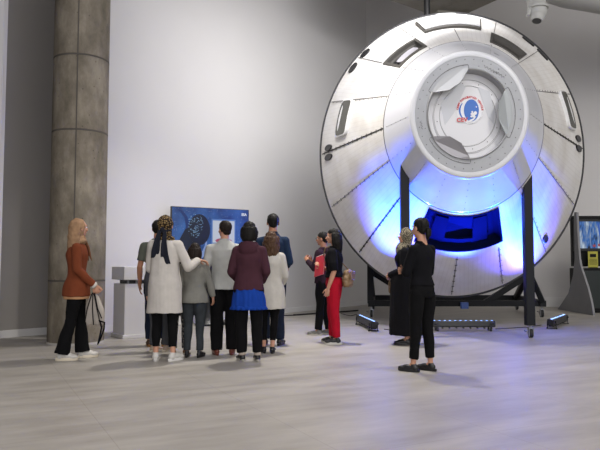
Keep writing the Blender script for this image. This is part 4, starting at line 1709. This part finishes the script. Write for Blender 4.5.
    if top:
        g = top
        ad = g.get('add', .016)
        hz = g['hem']
        mb = MB()
        zlo = max([hz + .02] + [q[0] + .02 for q in g.get('skirt', ())])
        secs = [(z * H, rx * H * b + ad, ry * H * b + ad) for z, rx, ry in TORSO[sex] if z > zlo]
        fl = g.get('flare', 1.0)
        for zz, fx, fy_ in g.get('skirt', ((hz, .098 * fl, .072 * fl),)):
            secs.append((zz * H, fx * H * b + ad, fy_ * H * b + ad))
        if g.get('waist_in'):
            pass
        mb.loft(secs)
        sl = g.get('sleeve', 'long')
        ra = g.get('ra', .034)
        for q in 'LR':
            sh, el, wr = P['sh' + q], P['el' + q], P['wr' + q]
            mb.sphere(sh + Vector((0, 0, -.004 * H)), ra * H)
            mb.chain([Vector((sh.x * .28, -.004 * H, .805 * H)), sh], [.026 * H, ra * H])
            if sl == 'long':
                mb.chain([sh, el], [ra * H, ra * .86 * H])
                w2 = el.lerp(wr, g.get('sl', .95))
                mb.cone(el, ra * .86 * H, w2, ra * .62 * H)
            elif sl == 'short':
                mb.cone(sh, ra * H, sh.lerp(el, .72), ra * H * 1.02)
            elif sl == 'elbow':
                mb.chain([sh, sh.lerp(el, .6)], [ra * 1.1 * H, ra * 1.22 * H])
                mb.cone(sh.lerp(el, .6), ra * 1.22 * H, el.lerp(wr, .02), ra * 1.0 * H)
        if g.get('hood'):
            mb.sphere((0, -.062 * H, .805 * H), (.070 * H, .030 * H, .052 * H))
            for i in range(9):
                a = R(-120 + 30 * i)
                mb.sphere((.052 * H * math.sin(a), -.012 * H - .046 * H * math.cos(a), (.838 - .012 * (1 - math.cos(a))) * H), .020 * H, n=10, m=7)
        remesh(mb, g.get('name', 'shirt'), g['m'], t, .008, 3, g.get('fold', .011), g.get('fs', (10, 10, 6)), seed + 7, .14)
        if g.get('collar'):
            e = MB()
            e.loft([(.826 * H, .050 * H, .048 * H), (.842 * H, .042 * H, .041 * H, 0, -.003 * H), (.862 * H, .038 * H, .038 * H, 0, -.002 * H)])
            remesh(e, 'collar', g['m'], t, .006, 2)
        if g.get('cuff'):
            for q in 'LR':
                w2 = P['el' + q].lerp(P['wr' + q], .93)
                MB().cone(w2, .027 * H, P['el' + q].lerp(P['wr' + q], 1.0), .026 * H, 16).build('cuff', g['cuff'], t, smooth=False)
        if g.get('under'):
            zz, rx, ry, um = g['under']
            e = MB().loft([(zz * H, rx * H, ry * H), ((zz + .03) * H, rx * H, ry * H)])
            remesh(e, 'under_shirt', um, t, .007, 2, .006, (14, 14, 5), seed)
    if skirt:
        e = MB().loft([(z * H, rx * H, ry * H) for z, rx, ry in skirt['secs']], 48)
        remesh(e, 'skirt', skirt['m'], t, .007, 1, .016, (22, 22, 2), seed + 3)
        if skirt.get('frill'):
            z, rx, ry = skirt['secs'][0]
            rs = []
            n = 120
            for dz, o, am in ((.028, -.004, .0), (.014, .006, .006), (0, .012, .012), (0, .004, .012), (.028, -.012, 0)):
                rs.append([((rx * H + o + am * math.sin(k * 2 * PI * 20 / n)) * math.cos(2 * PI * k / n), (ry * H + o + am * math.sin(k * 2 * PI * 20 / n)) * math.sin(2 * PI * k / n), (z + dz - .008) * H) for k in range(n)])
            MB().rings(rs, caps=False, closed=True).build('frill', skirt['m'], t, smooth=True)
    # --- shoes
    if shoes:
        g = shoes
        for q, sg in (('L', -1), ('R', 1)):
            an = P['an' + q]
            lift = an.z - .048 * H
            fa = R((fy or {}).get(q, -8 * sg))
            Mf = rz(fa)
            o = Vector((an.x, an.y, max(0, lift)))
            ch = g.get('chunk', 1.0)

            def fp(x, y, z):
                return o + Mf @ (Vector((x * ch, y, z * ch)) * s)
            mb = MB()
            mb.sphere(fp(0, -.018, .045), (.036 * s * ch, .044 * s, .040 * s * ch), Mf)
            mb.sphere(fp(0, .055, .046), (.040 * s * ch, .085 * s, .034 * s * ch), Mf)
            mb.sphere(fp(0, .125, .036), (.043 * s * ch, .060 * s, .026 * s * ch), Mf)
            mb.cone(fp(0, -.008, .05), .034 * s * ch, fp(0, -.004, .088 * g.get('hi', 1.0)), .033 * s * ch)
            so = remesh(mb, 'shoe', g['m'], t, .006, 2)
            for v in so.data.vertices:
                if v.co.z < .012:
                    v.co.z = .012
            e = MB()
            rs = []
            for z, k in ((0.0, .95), (.006, 1.0), (.026 * ch, 1.02), (.030 * ch, .94)):
                pts = []
                for i in range(32):
                    a = 2 * PI * i / 32
                    yy = .052 + .132 * math.sin(a) * k
                    ww = (.037 + .009 * math.sin(a) - .004 * math.cos(2 * a)) * k
                    pts.append(fp(ww * math.cos(a), yy, 0) + Vector((0, 0, z * s)))
                rs.append(pts)
            e.rings(rs).build('sole', g.get('sole', g['m']), so, autos=40)
            if g.get('lace'):
                e = MB()
                for i in range(4):
                    y = .045 + .02 * i
                    e.tube([fp(-.022, y, .072 - .006 * i), fp(0, y + .004, .082 - .007 * i), fp(.022, y, .072 - .006 * i)], .004 * s, 6)
                e.build('laces', g['lace'], so, smooth=True)
            if g.get('sock'):
                MB().cone(P['an' + q] + Vector((0, 0, -.005)), .026 * H, P['an' + q] + Vector((0, 0, .05 * s)), .024 * H, 16).build('sock', g['sock'], t, smooth=True)
    if extra:
        extra(t, P, hp, H, s, body)
    return t


def W2(t, x, y, z):
    """world position of a point given in a person's own frame"""
    a = t.rotation_euler.z
    return Vector((t.location.x + x * math.cos(a) - y * math.sin(a), t.location.y + x * math.sin(a) + y * math.cos(a), z))


C_BLACK = cloth('black cloth', '#0c0c10')
C_BLACK2 = cloth('black trousers cloth', '#0a0a0c')
C_DENIM = cloth('dark blue denim', '#1b2232', var=0.12)
C_GDENIM = cloth('grey denim', '#33373b', var=0.16)
C_RUST = cloth('rust knit', '#6e3822')
C_PEACH = cloth('peach cotton', '#b58a66')
C_OLIVE = cloth('olive grey cotton', '#55584f')
C_COAT = cloth('off-white coat cotton', '#b9b4ae')
C_HOODIE = cloth('light grey marl', '#7c7b75', var=0.08)
C_SHIRT = cloth('pale grey shirt cotton', '#a6a7a4')
C_MAROON = cloth('maroon sweatshirt', '#41262f')
C_BLUE = cloth('royal blue skirt cloth', '#13398c')
C_WHITE = cloth('cream cotton', '#b4b0a9')
C_NAVY = cloth('navy shirt cloth', '#1c2a40')
C_WINE = cloth('dark plum jacket', '#2a1a26')
C_RED = cloth('red trousers cloth', '#a01026')
C_GREYT = cloth('grey trousers cloth', '#4c4e52')
C_LEO = pattern('leopard headscarf', '#a58a5c', '#241a12', 'leopard', 62)
C_CHECK = pattern('black and cream patterned headscarf', '#8f8672', '#121011', 'check', 62)
C_SPECK = pattern('speckled leggings', '#8d8a86', '#34343a', 'noise', 60)
S_WHITE = mat('white sneaker', '#c0bdb7', 0.5)
S_SOLE = mat('cream sole', '#d0c6b2', 0.6)
S_BLACK = mat('black shoe', '#17171a', 0.4)
S_BEIGE = mat('beige sneaker', '#b6a18b', 0.6)
S_BROWN = mat('reddish brown shoe', '#6a3428', 0.5)
S_GREY = mat('grey sneaker', '#6d6d6a', 0.6)
M_GOLD = mat('thin metal', '#8b8478', 0.3, metal=0.8)

# woman by the column
def x_left(t, P, hp, H, s, body):
    # white cuff
    w = P['elR'].lerp(P['wrR'], .95)
    MB().cone(w, .028 * H, P['elR'].lerp(P['wrR'], 1.06), .024 * H, 16).build('white_cuff', C_COAT, t, smooth=True)
    e = MB()
    for i in range(7):
        a = R(40 + 20 * i)
        e.chain([hp(.062 * math.cos(a), .005 + .03 * math.sin(a), -.115), hp(.062 * math.cos(a), .085, -.24), hp(.066 * math.cos(a), .112, -.40 + .03 * (i % 3))], [.018 * s, .012 * s, .008 * s])
    remesh(e, 'scarf_fringe', cloth('brown scarf', '#6b4630'), t, .007, 1, .006, (50, 50, 8), 2)


p1 = person(ground(75, 359), R(-72), 1.73, 'woman in a beige headscarf, rust tunic and black flared trousers beside the concrete column', 'f', J={'elR': (.112, .005, .632), 'wrR': (.075, .118, .520), 'elL': (-.11, .0, .632), 'wrL': (-.05, .125, .520), 'anL': (-.05, .050, .048), 'anR': (.05, -.085, .048), 'knR': (.05, -.030, .285), 'knL': (-.05, .032, .285)},
            head=(28, 4), hair=('hijab', cloth('beige headscarf', '#93755a', var=0.22), 'veil'), top=dict(m=C_RUST, hem=.445, ra=.036, skirt=((.445, .110, .088), (.52, .102, .080)), under=(.425, .109, .089, C_PEACH), name='tunic'), trousers=dict(m=C_BLACK2, hem=.045, rk=.034, rh=.052), shoes=dict(m=S_WHITE, sole=S_SOLE, chunk=1.18, lace=S_SOLE), hands={'dR': (-.1, .3, -1), 'dL': (.1, .3, -1), 'cR': .9, 'cL': .9}, seed=11, extra=x_left)

# olive T-shirt man
p2 = person(ground(156.5, 346), R(8), 1.80, 'dark-haired man in an olive grey T-shirt and dark jeans between plinth and white coat', 'm', b=1.0, skin=M_SKIN_T, hair=('short', H_BLACK),
            top=dict(m=C_OLIVE, hem=.50, sleeve='short', ra=.036, name='t_shirt'), trousers=dict(m=C_DENIM, hem=.06), shoes=dict(m=mat('brown trainer', '#4b3426', 0.6), sole=mat('tan sole', '#a0713f', 0.6)), head=(-8, 0), seed=3)

# woman in the white coat
p3 = person(ground(164, 360.5), R(-4), 1.76, 'woman in a knee-length white coat and leopard-print headscarf, arm round the child in grey', 'f', b=.98, hair=('hijab', C_LEO, 'tails', cloth('black scarf cloth', '#20222c')),
            J={'elR': (.165, .0, .640), 'wrR': (.212, .10, .688), 'elL': (-.115, .03, .63), 'wrL': (-.07, .12, .60), 'anL': (-.052, -.02, .048), 'anR': (.066, -.02, .048)},
            hands={'dR': (.8, .5, -.15), 'pR': (-.2, -.3, -1), 'cR': .45}, head=(-8, 0),
            top=dict(m=C_COAT, hem=.325, ra=.040, add=.02, skirt=((.325, .116, .092), (.40, .110, .088), (.52, .104, .080), (.62, .090, .070), (.70, .088, .070)), fs=(10, 10, 3), fold=.012, name='coat', cuff=None),
            trousers=dict(m=C_BLACK2, hem=.095, rk=.034, rh=.028), shoes=dict(m=S_WHITE, sole=mat('white sole', '#d6d4d0', 0.5), chunk=1.12, lace=S_WHITE), seed=5, fy={'L': 10, 'R': -25})

# two visitors mostly hidden behind the white coat
p4 = person(ground(160, 351.5), R(0), 1.50, 'person in grey trousers and beige sneakers mostly hidden behind the white coat', 'f', hair=('short', H_DBROWN),
            top=dict(m=cloth('dark grey jersey', '#43444a'), hem=.50), trousers=dict(m=C_GREYT, hem=.06, rh=.036), shoes=dict(m=S_BEIGE, sole=S_SOLE, chunk=1.1), seed=8, fy={'L': -30, 'R': -30})
p5 = person(ground(179.5, 354), R(4), 1.26, 'child in speckled grey leggings mostly hidden behind the white coat sleeve', 'f', b=.95, hair=('short', H_DBROWN),
            top=dict(m=cloth('dull grey jersey', '#7b7b78'), hem=.50), trousers=dict(m=C_SPECK, hem=.06, rh=.034), shoes=dict(m=mat('tan shoe', '#8c6648', 0.6), sole=S_SOLE), seed=9)

# child in grey hoodie
p6 = person(ground(193.5, 357), R(-6), 1.43, 'child with long dark hair in a grey hoodie and grey jeans', 'f', b=1.12, hair=('bob', H_DBROWN, .26), head=(6, 6),
            J={'elR': (.135, .03, .64), 'wrR': (.155, .06, .52)},
            top=dict(m=C_HOODIE, hem=.475, ra=.038, hood=True, flare=1.05, name='hoodie'), trousers=dict(m=C_GDENIM, hem=.06, rk=.036, rh=.031), shoes=dict(m=S_BLACK, hi=1.15), seed=13)

# white shirt man
p7 = person(ground(224, 354.5), R(10), 1.73, 'man in a pale grey shirt and black trousers in front of the screen', 'm', b=1.03, hair=('short', H_DBROWN), head=(25, 0),
            J={'elL': (-.145, -.01, .63), 'wrL': (-.150, .04, .490)},
            top=dict(m=C_SHIRT, hem=.485, ra=.038, flare=1.04, collar=True, fold=.014, name='shirt'), trousers=dict(m=C_BLACK2, hem=.04, rk=.043, rh=.043, fit=1.1), shoes=dict(m=S_BROWN), seed=17)

# maroon hoodie woman
p8 = person(ground(248.5, 361), R(-2), 1.68, 'woman in a maroon hoodie and royal blue frilled skirt over black trousers', 'f', b=1.02, hair=('bob', H_BLACK, .20), head=(0, 0),
            J={'elL': (-.128, -.005, .638), 'wrL': (-.085, .11, .56), 'elR': (.128, -.005, .638), 'wrR': (.085, .11, .56), 'anL': (-.045, -.012, .048), 'anR': (.066, -.012, .048)},
            hands={'dL': (1, .3, -.2), 'dR': (-1, .3, -.2)},
            top=dict(m=C_MAROON, hem=.505, ra=.037, add=.024, hood=True, name='hoodie'), skirt=dict(m=C_BLUE, secs=[(.375, .126, .098), (.44, .119, .094), (.50, .106, .084), (.54, .095, .075)], frill=True),
            trousers=dict(m=C_BLACK2, hem=.065, rk=.044, rh=.036), shoes=dict(m=S_BLACK, sole=mat('off-white sole edge', '#a8a49c', 0.6), sock=cloth('pale sock', '#b9aba0')), seed=19, fy={'L': 22, 'R': 12})

# curly haired woman
p9 = person(ground(270.5, 352.5), R(6), 1.60, 'woman with long curly light brown hair in a cream tunic behind the maroon hoodie', 'f', hair=('curly', H_BROWN, .34), head=(15, 4),
            J={'anR': (.012, -.04, .048), 'knR': (.03, .0, .285), 'elR': (.118, .01, .63), 'wrR': (.105, .09, .56)},
            top=dict(m=C_WHITE, hem=.36, ra=.036, add=.016, skirt=((.36, .118, .088), (.44, .112, .084), (.52, .104, .078)), fs=(11, 11, 3), name='tunic'),
            trousers=dict(m=C_BLACK2, hem=.10, rk=.032, rh=.026), shoes=dict(m=S_BLACK), seed=23)

# navy man
p10 = person(ground(272.5, 345), R(-6), 1.90, 'tall black-haired man in a navy shirt and jeans at the right of the crowd', 'm', b=.93, skin=M_SKIN_T, hair=('short', H_BLACK), head=(12, 0),
             J={'elR': (.128, .0, .63), 'wrR': (.10, .10, .60), 'elL': (-.128, .0, .63), 'wrL': (-.10, .10, .60)},
             top=dict(m=C_NAVY, hem=.50, ra=.034, collar=True, name='shirt'), trousers=dict(m=C_DENIM, hem=.05, rk=.036, rh=.034), shoes=dict(m=S_BLACK, hi=1.2), seed=29)


# man with glasses
def x_glasses(t, P, hp, H, s, body):
    e = MB()
    for sg in (-1, 1):
        e.tube([hp(sg * .032 + .019 * math.cos(a), .098, .008 + .015 * math.sin(a)) for a in [2 * PI * i / 14 for i in range(15)]], .0022, 5)
        e.tube([hp(sg * .052, .096, .012), hp(sg * .080, .05, .014), hp(sg * .082, .0, .010)], .0024, 5)
    e.tube([hp(-.012, .099, .010), hp(0, .103, .013), hp(.012, .099, .010)], .0022, 5)
    e.build('glasses', M_BLACK, t)


p11 = person(ground(323.5, 335), R(62), 1.70, 'man with glasses in a dark plum jacket and black trousers facing away to the left', 'm', skin=M_SKIN_T, hair=('short', H_BLACK), head=(6, 0),
             J={'elL': (-.128, .035, .65), 'wrL': (-.05, .150, .715), 'elR': (.128, .035, .65), 'wrR': (.045, .150, .715), 'anL': (-.06, .03, .048), 'anR': (.055, -.03, .048)},
             hands={'dL': (.35, .6, .7), 'dR': (-.35, .6, .7), 'pL': (1, 0, 0), 'pR': (-1, 0, 0), 'cL': .5, 'cR': .5},
             top=dict(m=C_WINE, hem=.50, ra=.040, add=.02, hood=True, name='jacket'), trousers=dict(m=C_BLACK2, hem=.055, rk=.038, rh=.036), shoes=dict(m=S_GREY, sole=mat('pale grey sole', '#a9a59c', 0.6)), seed=31, extra=x_glasses)

# woman in red trousers
p12 = person(ground(334.5, 343.5), R(72), 1.69, 'woman in a black puff-sleeved top and bright red trousers holding a red folder', 'f', b=1.03, hair=('long', H_BLACK, .27), head=(6, 0),
             J={'elL': (-.118, -.03, .628), 'wrL': (-.120, .022, .480), 'elR': (.105, .03, .635), 'wrR': (.035, .130, .655), 'anL': (-.055, -.035, .048), 'anR': (.052, .030, .048), 'knL': (-.055, -.012, .285), 'knR': (.05, .03, .285)},
             hands={'dR': (-.6, .2, .5), 'pR': (-.1, 1, .1), 'cR': .4, 'dL': (0, .25, -1), 'cL': .45},
             top=dict(m=C_BLACK, hem=.575, sleeve='elbow', ra=.038, name='blouse'), trousers=dict(m=C_RED, hem=.06, rk=.041, rh=.034, fit=1.10, waist=.63), shoes=dict(m=S_BLACK, sole=mat('white trainer sole', '#c4c1ba', 0.6), chunk=1.08, lace=S_WHITE), seed=37)

# woman in long black coat and patterned scarf
p13 = person(ground(407.5, 344.5), R(72), 1.69, 'woman in a long black coat and black-and-cream patterned headscarf, hands folded', 'f', b=1.28, hair=('hijab', C_CHECK, 'drape'), head=(8, 4),
             J={'elL': (-.128, .012, .63), 'wrL': (-.03, .150, .590), 'elR': (.128, .012, .63), 'wrR': (.03, .150, .580), 'anL': (-.045, .0, .048), 'anR': (.045, -.01, .048)},
             hands={'dL': (1, .5, -.3), 'dR': (-1, .5, -.2), 'pL': (0, -1, .2), 'pR': (0, -1, .2), 'cL': .6, 'cR': .6},
             top=dict(m=C_BLACK, hem=.085, ra=.044, add=.02, skirt=((.085, .118, .112), (.25, .114, .108), (.40, .112, .104), (.52, .112, .098), (.60, .104, .090)), fs=(12, 12, 2), fold=.014, name='long_coat'),
             shoes=dict(m=S_BLACK), seed=41)

# woman in black with low ponytail
p14 = person(ground(423, 371.5), R(38), 1.67, 'woman all in black with a low dark ponytail and crossed arms, nearest the viewer', 'f', b=.94, hair=('tail', H_BLACK), head=(-2, 0),
             J={'elL': (-.112, .032, .638), 'wrL': (-.02, .150, .655), 'elR': (.112, .032, .638), 'wrR': (-.052, .118, .648), 'anL': (-.062, .028, .048), 'anR': (.06, -.012, .048)},
             hands={'dR': (-1, -.15, .05), 'pR': (0, -1, 0), 'cR': .5, 'dL': (1, -.1, .2), 'pL': (0, -1, 0)},
             top=dict(m=C_BLACK, hem=.555, ra=.035, add=.013, flare=.92, name='top'), trousers=dict(m=C_BLACK2, hem=.085, rk=.038, rh=.031, fit=1.0, waist=.63, fold=.013), shoes=dict(m=S_BLACK), seed=43, fy={'L': 15, 'R': 5})

# ------------------------------------------------------------------ things people carry
M_FOLD = mat('red folder card', '#b0182b', 0.5)
a12 = p12.rotation_euler.z
fo = empty('folder', W2(p12, -0.01, 0.225, 1.06), a12 + R(48), 'red folder with pale page edges held to the chest of the red-trousered woman', 'folder')
ro = Matrix.Rotation(R(14), 3, 'X') @ Matrix.Rotation(R(12), 3, 'Y')
MB().rbox((0, 0, 0.08), (0.23, 0.008, 0.31), 0.002, ro).build('cover', M_FOLD, fo)
MB().rbox((0.004, -0.010, 0.085), (0.22, 0.010, 0.318), 0.001, ro).build('pages', mat('paper', '#cfcac4', 0.7), fo)
MB().rbox((0, -0.019, 0.08), (0.23, 0.004, 0.31), 0.001, ro).build('cover', M_FOLD, fo)

M_BAG = mat('tan quilted leather', '#7d6549', 0.5, var=(20, 0.12), bump=(30, 0.5))
ba = empty('shoulder_bag', W2(p12, 0.02, -0.20, 0.83), a12, 'tan quilted shoulder bag hanging behind the red-trousered woman', 'bag')
e = MB()
e.loft([(0.0, 0.13, 0.055), (0.04, 0.15, 0.075), (0.14, 0.145, 0.07), (0.23, 0.13, 0.045), (0.25, 0.12, 0.03)])
remesh(e, 'bag_body', M_BAG, ba, .008, 1, .012, (24, 24, 24), 5)
e = MB().rbox((0, -0.075, 0.17), (0.25, 0.02, 0.12), 0.008)
e.build('flap', M_BAG, ba)
e = MB()
e.tube([(0.02, -0.01, 0.24), (-0.02, 0.10, 0.38), (-0.05, 0.135, 0.55), (-0.07, 0.20, 0.595), (-0.06, 0.32, 0.58), (-0.05, 0.36, 0.45)], 0.009, 6)
e.build('strap', M_BAG, ba, smooth=True)
# bag body turned so that its broad side shows from the viewer
ba.rotation_euler = (0, 0, a12)

a1 = p1.rotation_euler.z
hb = W2(p1, 0.07 * 1.0, 0.215, 0.80)
tb = empty('drawstring_bag', (hb.x, hb.y, 0.42), a1 + R(60), 'translucent pale drawstring bag with black cords hanging from the hand of the rust-clad woman', 'bag')
M_TULLE = cloth('pale bag cloth', '#a8a098')
e = MB()
e.loft([(0.0, 0.11, 0.03), (0.06, 0.13, 0.05), (0.2, 0.12, 0.05), (0.33, 0.06, 0.035), (0.40, 0.018, 0.018)])
remesh(e, 'pouch', M_TULLE, tb, .007, 1, .02, (16, 16, 5), 3)
e = MB()
for x0, x1, z1 in ((-0.02, -0.10, 0.02), (0.0, 0.02, 0.0), (0.02, 0.12, -0.02), (0.03, 0.13, 0.08)):
    e.tube([(0, 0, 0.43), (x0, -0.045, 0.36), ((x0 + x1) / 2, -0.065, 0.2), (x1, -0.05, z1)], 0.006, 6)
e.build('cord', C_BLACK, tb, smooth=True)
e = MB()
e.tube([(0.09, -0.04, 0.06), (0.12, -0.03, -0.02), (0.10, -0.03, -0.12), (0.07, -0.03, -0.24), (0.11, -0.03, -0.16), (0.15, -0.03, -0.05), (0.16, -0.035, 0.03), (0.09, -0.04, 0.05)], 0.010, 8)
e.build('hanging_strap', C_BLACK, tb, smooth=True)

a13 = p13.rotation_euler.z
cl = empty('hand_strap', W2(p13, -0.02, 0.235, 0.78), a13, 'short tan strap hanging from the folded hands of the woman in the long black coat', 'strap')
e = MB()
e.tube([(-0.02, 0.0, 0.19), (-0.03, 0.02, 0.1), (-0.02, 0.02, -0.02), (0.0, 0.015, -0.04), (0.015, 0.01, 0.02), (0.01, 0.0, 0.12)], 0.009, 8)
e.build('loop', M_BAG, cl, smooth=True)
